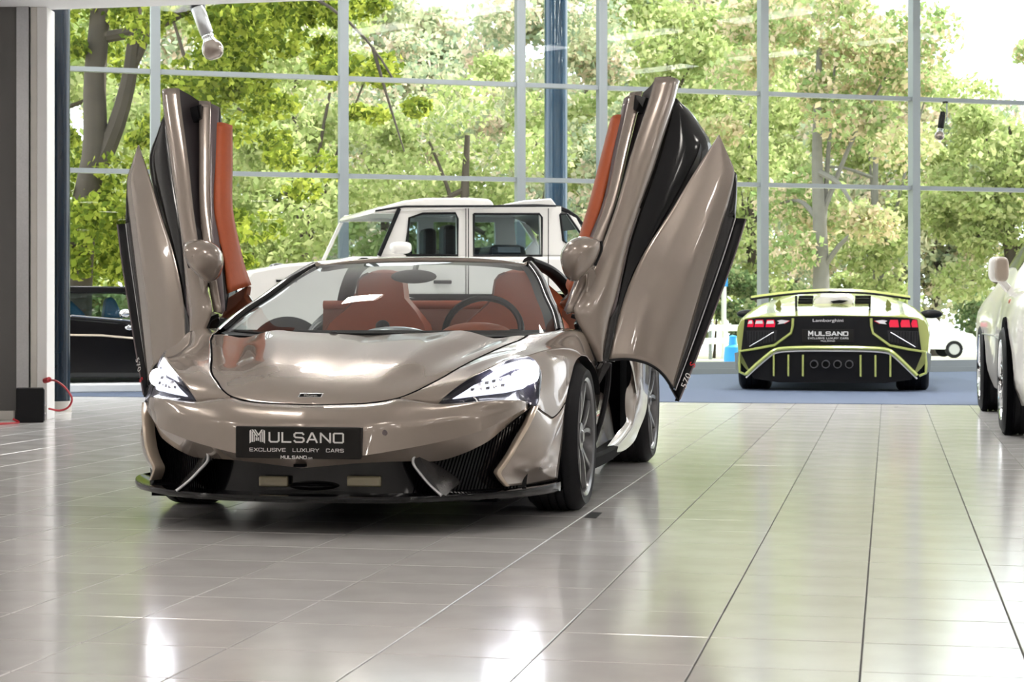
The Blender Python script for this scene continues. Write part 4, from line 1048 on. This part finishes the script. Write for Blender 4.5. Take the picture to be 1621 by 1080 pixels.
# --- lime green sports car seen from behind
mat('lime', (.47, .52, .16), .22, .2, 1, .03)
mat('tail_red', (.55, .01, .04), .15, 0, .8, .1, emit=(.8, .01, .05), estr=.35)
mat('tail_pale', (.75, .72, .72), .15, 0, .8, .1)
AD, AXC = 20.3, 3.502
gc = empty('sports_car', (AXC, AD, 0), -PHI); tag(gc, 'lime green wedge shaped sports car with rear wing seen from behind', 'car')
def av(px, py, y=0.):
    D = AD+y*math.cos(PHI); return ((px-1317)/F*D, y, CAMH-(py-HZ)*D/F)
secs = [(.02, [(.90,.20),(1.00,.32),(1.03,.50),(1.035,.66),(.99,.77),(.93,.805),(.5,.825),(0,.835)]),
        (.25, [(.92,.20),(1.02,.32),(1.045,.50),(1.05,.66),(1.02,.78),(.90,.86),(.55,.885),(0,.90)]),
        (.8, [(.93,.20),(1.02,.32),(1.04,.50),(1.04,.68),(.99,.82),(.84,.95),(.55,.985),(0,.99)]),
        (1.4, [(.93,.20),(1.0,.32),(1.01,.50),(1.01,.68),(.94,.82),(.76,.98),(.5,1.07),(0,1.085)]),
        (2.1, [(.92,.20),(.97,.32),(.98,.50),(.98,.68),(.92,.80),(.70,.98),(.48,1.11),(0,1.125)]),
        (3.0, [(.92,.18),(.99,.32),(1.0,.5),(1.0,.66),(.95,.74),(.78,.84),(.5,.95),(0,.98)]),
        (4.0, [(.92,.16),(1.0,.3),(1.0,.45),(1.0,.6),(.92,.66),(.75,.68),(.5,.70),(0,.72)]),
        (4.75, [(.6,.14),(.8,.25),(.85,.35),(.85,.42),(.8,.47),(.7,.5),(.4,.51),(0,.52)])]
G_ = hull_grid(secs, 22, 40, 0)
gb = obj('body', caps(G_), 'lime', gc, sharp=35)
obj('rear_window', patch(G_, 12, 20, 16, 26, .004), 'black_gloss', gb)
tp = obj('tail_panel', prism([av(*p) for p in ((1180,506),(1200,503),(1258,501),(1317,500),(1376,501),(1433,503),(1449,506),(1456,560),(1440,600),(1400,606),(1234,606),(1194,600),(1174,560))], (0, .05, 0)), 'black', gc, False)
tp.location = (0, -.04, 0)
for s in (-1, 1):
    def X_(p): return (1317+s*(p-1317)*1., 0)[0]
    for k, (x0, x1) in enumerate(((1184,1194.5),(1195.5,1211),(1213,1228.5))):
        lt = obj('tail_light', prism([av(X_(p), q_) for p, q_ in ((x0,518),(x1-1,518),(x1,512),(x1-2,506.5),(x0+2,506.5),(x0+1,512))], (0, .02, 0)), 'tail_red', gc, False); lt.location = (0, -.055, 0)
        if s > 0: obj('reflection_cell', prism([av(X_(p), q_) for p, q_ in ((x0+1,513),(x1-2,512.5),(x1-3,507.5),(x0+3,508))], (0, .004, 0)), 'tail_pale', lt, False).location = (0, -.004, 0)
    il = obj('inner_light', prism([av(X_(p), q_) for p, q_ in ((1231,508),(1238,506.5),(1250,508),(1243,512),(1232,513.5),(1235,510.5))], (0, .02, 0)), 'tail_pale', gc, False); il.location = (0, -.055, 0)
    obj('inner_red', prism([av(X_(p), q_) for p, q_ in ((1240,507),(1252,508),(1243,513))], (0, .02, 0)), 'tail_red', gc, False).location = (0, -.05, 0)
    mg = obj('mesh_grille', prism([av(X_(p), q_) for p, q_ in ((1183,524),(1231,523),(1229,540),(1185,550))], (0, .01, 0)), 'rim_dark', gc, False); mg.location = (0, -.045, 0)
    obj('grille_brace', tube([av(X_(1188), 549), av(X_(1226), 526)], .006, 6), 'steel', mg).location = (0, -.012, 0)
    fins = [tube([av(X_(1186+4.4*k), 525), av(X_(1186+4.4*k), 547)], .004, 4) for k in range(10)]
    obj('grille_bars', join(*fins), 'black', mg, False).location = (0, -.008, 0)
    ls = obj('trim_line', tube([av(X_(p), q_, -.06) for p, q_ in ((1256,504),(1255.5,516),(1253,527.6),(1227,547),(1200,552.5),(1172,557),(1171,575),(1171.5,590),(1182,594.5))], .016, 6), 'lime', gc, sharp=60)
    for x in (1226, 1249, 1272):
        obj('diffuser_fin', box(*(lambda q0, q1: (q0[0]-.008, q0[0]+.008, -.10, .25, q1[2], q0[2]))(av(X_(x), 562), av(X_(x), 597))), 'black', gc, False)
        obj('fin_edge', tube([av(X_(x), 562, -.105), av(X_(x), 575, -.11), av(X_(x), 596, -.105)], .011, 6), 'lime', gc)
    obj('wing_strut', prism([av(X_(p), q_, .25) for p, q_ in ((1258,468),(1261,468),(1261,486),(1258,490))], (0, .12, 0)), 'black', gc, False)
    obj('deck_strut', prism([av(X_(p), q_, .45) for p, q_ in ((1226,482),(1233,474),(1236,482),(1231,494))], (0, .05, 0)), 'lime', gc, False)
    simple_wheel(gc, (s*.865, .52, .355), .355, .345, s)
    simple_wheel(gc, (s*.88, 3.22, .345), .345, .26, s)
    obj('wing_mirror', ellipsoid((s*1.12, 2.75, .845), (.14, .07, .055), 14, 8), 'black', gc)
    obj('mirror_arm', tube([(s*.93, 2.75, .78), (s*1.05, 2.75, .83)], .02, 6), 'black', gc)
    obj('side_blade', prism([av(X_(p), q_) for p, q_ in ((1163.5,560),(1172,557),(1172,592),(1165,585))], (0, .2, 0)), 'alu', gc, False).location = (0, -.03, 0)
band = spl([av(p, q_, -.07) for p, q_ in ((1182,594),(1189,587),(1224,557),(1232,553.5),(1317,550.5),(1402,553.5),(1410,557),(1440,585),(1449,594))], 60)
obj('bumper_band', tube([tuple(p) for p in band], .030, 8, flat=.8), 'lime', gc)
obj('band_underline', tube([tuple(p+np.array([0, .0, -.035])) for p in band], .010, 6), 'tail_pale', gc)
wg = spl([av(p, q_, .25) for p, q_ in ((1189.5,472),(1215,468.5),(1260,463.5),(1313,461),(1370,463),(1410,468),(1437,472))], 30)
obj('rear_wing', grid([wg+np.array([0, -.12, .0]), wg+np.array([0, -.10, .025]), wg+np.array([0, .15, .03]), wg+np.array([0, .18, .0]), wg+np.array([0, -.12, -.015])]), 'lime', gc, sharp=40)
obj('wing_lip', tube([tuple(p+np.array([0, -.125, -.012])) for p in wg], .014, 6), 'black', gc)
for k in range(3):
    for x0, x1 in ((1261, 1284), (1350, 1375)): obj('engine_louvre', box(*(lambda a_, b_: (a_[0], b_[0], .6+.13*k, .68+.13*k, a_[2], a_[2]+.03))(av(x0, 481-4.5*k, .6), av(x1, 481-4.5*k, .6))), 'black', gc, False)
obj('engine_cover', prism([av(p, q_, .62) for p, q_ in ((1286,476),(1296,470),(1317,471.5),(1338,470),(1348,476),(1344,485),(1317,486),(1290,485))], (0, .35, .05)), 'tail_pale', gc, False)
obj('engine_vent', prism([av(p, q_, .60) for p, q_ in ((1312,477),(1326,475),(1340,476),(1330,480),(1316,480))], (0, .05, 0)), 'black', gc, False)
for k in range(4): obj('exhaust_pipe', moved(lathe([(-.1, .034), (-.1, .045), (.1, .045)], 16, 'y'), (-.19+.126*k, -.03, .30)), 'rim', gc)
ap = obj('number_plate', box(-.28, .28, -.012, 0, -.07, .07), 'plate_black', gc, False, bev=.004); q = av(1311, 531.5); ap.location = (q[0], -.06, q[2])
ampp = AD/F
letters('lettering', 'ULSANO', 1290, 1343, 532, 524.5, 1, ap, sp=1.1, org=(1311, 531.5), mpp=ampp, y=-.0135, off=.02)
letters('lettering', 'M', 1280, 1288.5, 532, 523.5, 1, ap, org=(1311, 531.5), mpp=ampp, y=-.0135, off=.03)
letters('lettering', 'EXCLUSIVE LUXURY CARS', 1280, 1343, 537, 534, 1, ap, org=(1311, 531.5), mpp=ampp, y=-.0135)
letters('lettering', 'MULSANO', 1300, 1322, 541, 538.5, 1, ap, org=(1311, 531.5), mpp=ampp, y=-.0135)
lg = text_geo('Lamborghini', .045, 1.5); q = av(1311, 509.5); obj('badge_lettering', ([(p[0]+q[0], -.062, p[2]+q[2]) for p in lg[0]], lg[1]), 'tail_pale', gc, False)

# --- white off-roader standing side on behind the sports car
gwD, gwX = 18.3, (690-810.5)/F*18.3
gw = empty('off_road_car', (gwX, gwD, 0), WALL_A); tag(gw, 'white boxy off-road car with half open roof behind the beige sports car', 'car')
mat('gwhite', (.80, .78, .74), .3, 0, .8, .02)
def gv(px, py, y=0.):
    c, s = math.cos(WALL_A), math.sin(WALL_A); Xc, Dc = gwX-s*y, gwD+c*y; r = (px-810.5)/F
    D = (Dc*c-Xc*s)/(c-r*s); X = r*D
    return ((X-Xc)*c+(D-Dc)*s, y, CAMH-(py-HZ)*D/F)
W_ = 1.76
low = [gv(p, q_) for p, q_ in ((392,560),(390,500),(388,440),(400,428),(450,418),(538,411),(560,406),(935,406),(950,412),(952,560))]
obj('body', prism(low, (0, W_, 0)), 'gwhite', gw, True, sharp=30, bev=.03)
top_o = [(560,407),(594,338),(600,333),(880,333),(892,336),(914,347),(930,365),(945,407)]
for s_, y0 in (('near', 0.03), ('far', W_-.09)):
    o_in = [gv(*p, 0.) for p in top_o]
    # side frame built of pillars and rails round the windows
    def qd(L): return prism([(lambda g_: (g_[0], y0, g_[2]))(gv(*p)) for p in L], (0, .06, 0))
    pieces = [qd([(594,338),(600,327),(890,327),(890,340)]), qd([(600,403),(600,407),(945,407),(940,403)]), qd([(724.4,338),(751,338),(752,405),(724.4,405)]),
              qd([(856,338),(888,338),(893,381),(905,390),(922,372),(945,407),(858,407)]), qd([(899,338),(914,345),(945,407),(922,372)]), qd([(628,338),(668,338),(649,346),(640,403),(600,403),(612,375)] if s_ == 'near' else [(590,340),(596,340),(566,405),(560,405)])]
    obj('side_frame', join(*pieces), 'gwhite', gw, False, bev=.004)
    for L in ([(649,346.4),(668,338),(724.4,338),(724.4,405),(641,405)] if s_ == 'near' else [(598,340),(724.4,338),(724.4,405),(568,405)], [(751,338),(857,338),(858,405),(752,405)], [(888,339),(899,338),(922,372),(905,390),(893,381)]):
        obj('side_window', prism([(lambda g_: (g_[0], y0+.02, g_[2]))(gv(*p)) for p in L], (0, .006, 0)), 'car_glass', gw, False)
    for L in () if s_ == 'far' else ([(644,404),(649,345),(670,338),(722,337.5),(725.5,346),(725.5,404)], [(751,338.5),(855,338.5),(859,344),(859,404.5),(751,404.5)], [(888,339),(899,338),(922,372),(905,390),(893,381)]):
        pts_ = [(lambda g_: (g_[0], y0-.005, g_[2]))(gv(*p)) for p in L]
        obj('window_seal', tube(pts_+[pts_[0]], .012, 6), 'black', gw, sharp=60)
rf = [gv(p, q_) for p, q_ in ((590,338),(596,330),(640,317.5),(674,313.5),(740,313),(775,315),(782,322),(782,330),(600,336))]
obj('roof', prism(rf, (0, W_, 0)), 'gwhite', gw, True, sharp=30, bev=.02)
obj('soft_top', prism([gv(p, q_, .15) for p, q_ in ((786,329),(800,323),(832,317),(873,314),(882,326),(886,333),(786,333))], (0, W_-.3, 0)), 'gwhite', gw, True, sharp=30, bev=.03)
obj('soft_top_fold', prism([gv(p, q_, .05) for p, q_ in ((780,331),(790,324),(850,323),(886,325),(900,331),(915,341),(930,360),(927,362),(905,340),(880,331))], (0, W_-.1, 0)), 'black', gw, True, sharp=30, bev=.015)
ap_ = [gv(p, q_) for p, q_ in ((594,338),(560,407))]
obj('windscreen', ([gv(595,338,.04), gv(595,338,W_-.04), gv(560,407,W_-.04), gv(560,407,.04)], [(0,1,2,3)]), 'car_glass', gw, False)
obj('pillar', tube([gv(632,330,.0), gv(600,405,.0)], .022, 6), 'black', gw)
obj('roof_gutter', tube([gv(594,334,0), gv(640,327,0), gv(880,326,0)], .012, 6), 'black', gw)
obj('wing_mirror', ellipsoid((gv(629,393)[0], -.14, gv(629,393)[2]), (.11, .08, .06), 16, 10, lambda x, y, z: (math.copysign(abs(x)**.6, x), y, math.copysign(abs(z)**.7, z))), 'gwhite', gw)
for p, q_ in ((700, 447), (845, 447)): obj('door_handle', (lambda g_: box(g_[0]-.09, g_[0]+.09, -.035, 0, g_[2]-.015, g_[2]+.02))(gv(p, q_)), 'black', gw, False, bev=.008)
obj('rub_strip', (lambda a_, b_: box(a_[0], b_[0], -.02, 0, a_[2]-.04, a_[2]+.03))(gv(560, 470), gv(940, 470)), 'black', gw, False)
obj('wing_vent', (lambda a_, b_: box(a_[0], b_[0], -.012, 0, b_[2], a_[2]))(gv(437, 443), gv(470, 447)), 'black', gw, False)
for x in (737.5, 741.5, 868): obj('door_gap', (lambda a_, b_: box(a_[0]-.004, a_[0]+.004, -.004, .002, b_[2], a_[2]))(gv(x, 330), gv(x, 540)), 'black', gw, False)
obj('turn_signal', ellipsoid(gv(440, 423, .12), (.09, .07, .04), 14, 8), 'rim', gw)
hx = gv(388, 455)[0]
for y in (.28, W_-.28): obj('headlight', moved(lathe([(-.03, 0), (-.02, .08), (.0, .10)], 20, 'x'), (hx-.005, y, gv(388,460)[2])), 'chrome', gw)
obj('front_grille', box(hx-.03, hx, .45, W_-.45, .75, 1.1), 'black', gw, False, bev=.01)
obj('front_bumper', box(hx-.14, hx+.2, .02, W_-.02, .42, .66), 'gwhite', gw, False, bev=.03)
for x in (gv(455,500)[0], gv(870,500)[0]):
    for y, s in ((.0, -1), (W_, 1)):
        t = wheel(.42, .29, .27, 'wheel', gw, (x, y+(.13 if s < 0 else -.13), .42), 1, 5, 'rim'); t.rotation_euler = (0, 0, -PI/2 if s < 0 else PI/2)
for k, y in enumerate((.45, 1.3)): 
    st_ = obj('seat', box(gv(700,405)[0]-.2, gv(700,405)[0]+.25, y-.22, y+.22, .9, 1.2), 'black', gw, False, bev=.05)
    obj('headrest', box(gv(727,405)[0]-.07, gv(727,405)[0]+.07, y-.14, y+.14, 1.2, 1.75), 'black', st_, False, bev=.05)
    obj('rear_seat', box(gv(800,405)[0]-.1, gv(830,405)[0]+.1, y-.26, y+.26, .9, 1.55), 'column_blue', gw, False, bev=.08)
obj('steering_wheel', moved(lathe([(0,.15),(.02,.17),(.0,.19),(-.02,.17),(0,.15)], 20, 'x'), (gv(660,405)[0], .45, 1.42)), 'black', gw)

# --- black coupe at the left, side on
bD, bX = 20.3, (165-810.5)/F*20.3
bk = empty('coupe', (bX, bD, .097), WALL_A); tag(bk, 'glossy black coupe with blue seats behind the left column', 'car')
def bv(px, py, y=0.):
    c, s = math.cos(WALL_A), math.sin(WALL_A); Xc, Dc = bX-s*y, bD+c*y; r = (px-810.5)/F
    D = (Dc*c-Xc*s)/(c-r*s); X = r*D
    return ((X-Xc)*c+(D-Dc)*s, y, CAMH-(py-HZ)*D/F-.09)
prof = [(-160,600),(-165,530),(-150,505),(-40,490),(100,498),(215,508),(330,523),(410,540),(424,575),(420,600)]
obj('body', prism([bv(*p) for p in prof], (0, 1.9, 0)), 'black_gloss', bk, True, sharp=30, bev=.06)
def bq(L, y0, d): return prism([(lambda g_: (g_[0], y0, g_[2]))(bv(*p)) for p in L], (0, d, 0))
for y0, d in ((.14, .05), (1.70, .05)):
    obj('side_frame', join(bq([(-40,492),(40,462),(100,455),(215,456),(270,475),(312,512),(300,514),(262,482),(213,464),(100,464),(50,468),(-20,496)], y0, d), bq([(84,462),(96,462),(100,500),(86,500)], y0, d)), 'black_gloss', bk, False, bev=.004)
    obj('side_window', bq([(98,463),(213,464),(262,482),(296,513),(98,502)], y0+.02, .006), 'car_glass', bk, False)
obj('roof', bq([(40,463),(100,453.5),(215,454.5),(250,466),(215,460),(100,459)], .16, 1.58), 'black_gloss', bk, True, sharp=30, bev=.012)
obj('window_line', tube([bv(113,500.5,-.006), bv(205,508.5,-.006), bv(260,516,-.006)], .009, 6), 'chrome', bk)
mat('seat_blue', (.012, .16, .30), .5, 0, 0, .15)
obj('seat', prism([bv(p, q_, .35) for p, q_ in ((164,505),(168,478),(174,470),(182,474),(190,492),(198,505))], (0, .45, 0)), 'seat_blue', bk, True, sharp=30, bev=.03)
obj('rear_trim', prism([bv(p, q_, .35) for p, q_ in ((100,505),(100,474),(114,478),(134,498),(138,505))], (0, .5, 0)), 'seat_blue', bk, True, sharp=30, bev=.03)
obj('wing_mirror', ellipsoid((bv(197,497)[0], -.12, bv(197,497)[2]), (.075, .07, .05), 14, 8), 'chrome', bk)
obj('door_handle', ellipsoid((bv(205,520)[0], -.01, bv(205,520)[2]), (.05, .02, .03), 12, 8), 'chrome', bk)
obj('side_crease', tube([bv(60,531,-.002), bv(160,532,-.004), bv(215,537,-.004), bv(300,548,0)], .012, 6), 'gold_highlight', bk)
for x in (bv(-80,560)[0], bv(345,560)[0]):
    for y, s in ((.10, -1), (1.8, 1)):
        t = wheel(.35, .28, .27, 'wheel', bk, (x, y, .35-.0), 1, 5, 'rim'); t.rotation_euler = (0, 0, -PI/2 if s < 0 else PI/2)
plq = tag(obj('display_plinth', box(-3.2, 2.0, -.35, 2.4, 0, .088), 'rail_white', None, False, bev=.012), 'low brushed metal plinth under the black coupe', 'plinth')
plq.location = (bX, bD, .004); plq.rotation_euler.z = WALL_A

# --- white saloon cut off by the right edge
rw = empty('saloon_car', (3.51, 13.2, 0), -PHI); tag(rw, 'white luxury saloon cut off at the right edge of the picture', 'car')
HW = 1.0
def hs_(L): return [(HW-x, z) for x, z in L]
secs = [(-.98, hs_([(.55,.30),(.48,.42),(.46,.60),(.47,.78),(.52,.90),(.6,.97),(.8,.99),(1.0,1.0)])),
        (-.80, hs_([(.28,.24),(.20,.38),(.17,.58),(.18,.80),(.24,.95),(.40,1.02),(.7,1.05),(1.0,1.06)])),
        (-.40, hs_([(.10,.22),(.03,.38),(.02,.58),(.03,.82),(.10,.98),(.30,1.05),(.7,1.08),(1.0,1.09)])),
        (.3, hs_([(.08,.22),(.01,.38),(.0,.58),(.01,.84),(.07,.99),(.25,1.06),(.7,1.09),(1.0,1.10)])),
        (.95, hs_([(.08,.22),(.01,.38),(.01,.60),(.02,.86),(.07,.99),(.20,1.07),(.6,1.12),(1.0,1.13)])),
        (1.7, hs_([(.08,.22),(.02,.38),(.02,.60),(.03,.86),(.08,1.0),(.22,1.25),(.42,1.50),(1.0,1.55)])),
        (2.6, hs_([(.08,.22),(.02,.38),(.01,.60),(.01,.86),(.06,1.0),(.20,1.27),(.40,1.52),(1.0,1.57)])),
        (3.3, hs_([(.08,.22),(.01,.38),(-.02,.60),(-.02,.86),(.04,.99),(.2,1.2),(.42,1.42),(1.0,1.47)])),
        (4.1, hs_([(.08,.26),(.02,.38),(.0,.60),(.01,.84),(.08,.96),(.25,1.04),(.5,1.08),(1.0,1.1)])),
        (4.6, hs_([(.3,.34),(.2,.42),(.18,.60),(.2,.8),(.25,.9),(.35,.95),(.6,.97),(1.0,.98)]))]
secs = [(y, [(-x, z) for x, z in s]) for y, s in secs]          # near side is -x
G2 = hull_grid(secs, 26, 56, 0)+np.array([HW, 0, 0])
wb = obj('body', caps(G2), 'gwhite', rw, sharp=40)
obj('side_window', patch(G2, 26, 37, 13, 20, .004), 'black_gloss', wb); obj('windscreen', patch(G2, 20, 25, 19, 31, .004), 'black_gloss', wb)
for y in (0, 3.22):
    for x, s in ((.135, -1), (2*HW-.135, 1)):
        obj('wheel_arch', moved(lathe([(-.012, 0), (-.012, .43), (.03, .44)] if s < 0 else [(.012, 0), (.012, .43), (-.03, .44)], 28, 'x'), (x-s*-.135 if False else (0.0 if s < 0 else 2*HW), y, .40)), 'void', wb)
        wheel(.385, .275, .29, 'wheel', rw, (x-.03 if s < 0 else x+.03, y, .385), s, 7, 'chrome')
sq_ = lambda x, y, z: (math.copysign(abs(x)**.6, x), y, math.copysign(abs(z)**.6, z))
mat('mirror_beige', (.36, .29, .23), .4, 0, .3, .05)
mm = obj('wing_mirror', ellipsoid((.02, 1.25, 1.20), (.075, .06, .10), 16, 10, sq_), 'gwhite', rw); obj('mirror_back', ellipsoid((.045, 1.20, 1.20), (.055, .05, .095), 16, 10, sq_), 'mirror_beige', mm)
obj('mirror_foot', tube([(.03, 1.26, 1.13), (.12, 1.28, 1.02)], .03, 8), 'gwhite', mm)
obj('side_marker', ellipsoid((.045, .18, .94), (.012, .05, .022), 12, 8), 'leather_orange', rw)
obj('headlight', ellipsoid((.30, -.84, .80), (.13, .05, .07), 16, 8), 'chrome', rw)
obj('crease_line', tube([(-.004, .35, .66), (.004, 1.5, .68), (-.02, 2.9, .68)], .006, 6), 'steel', rw)
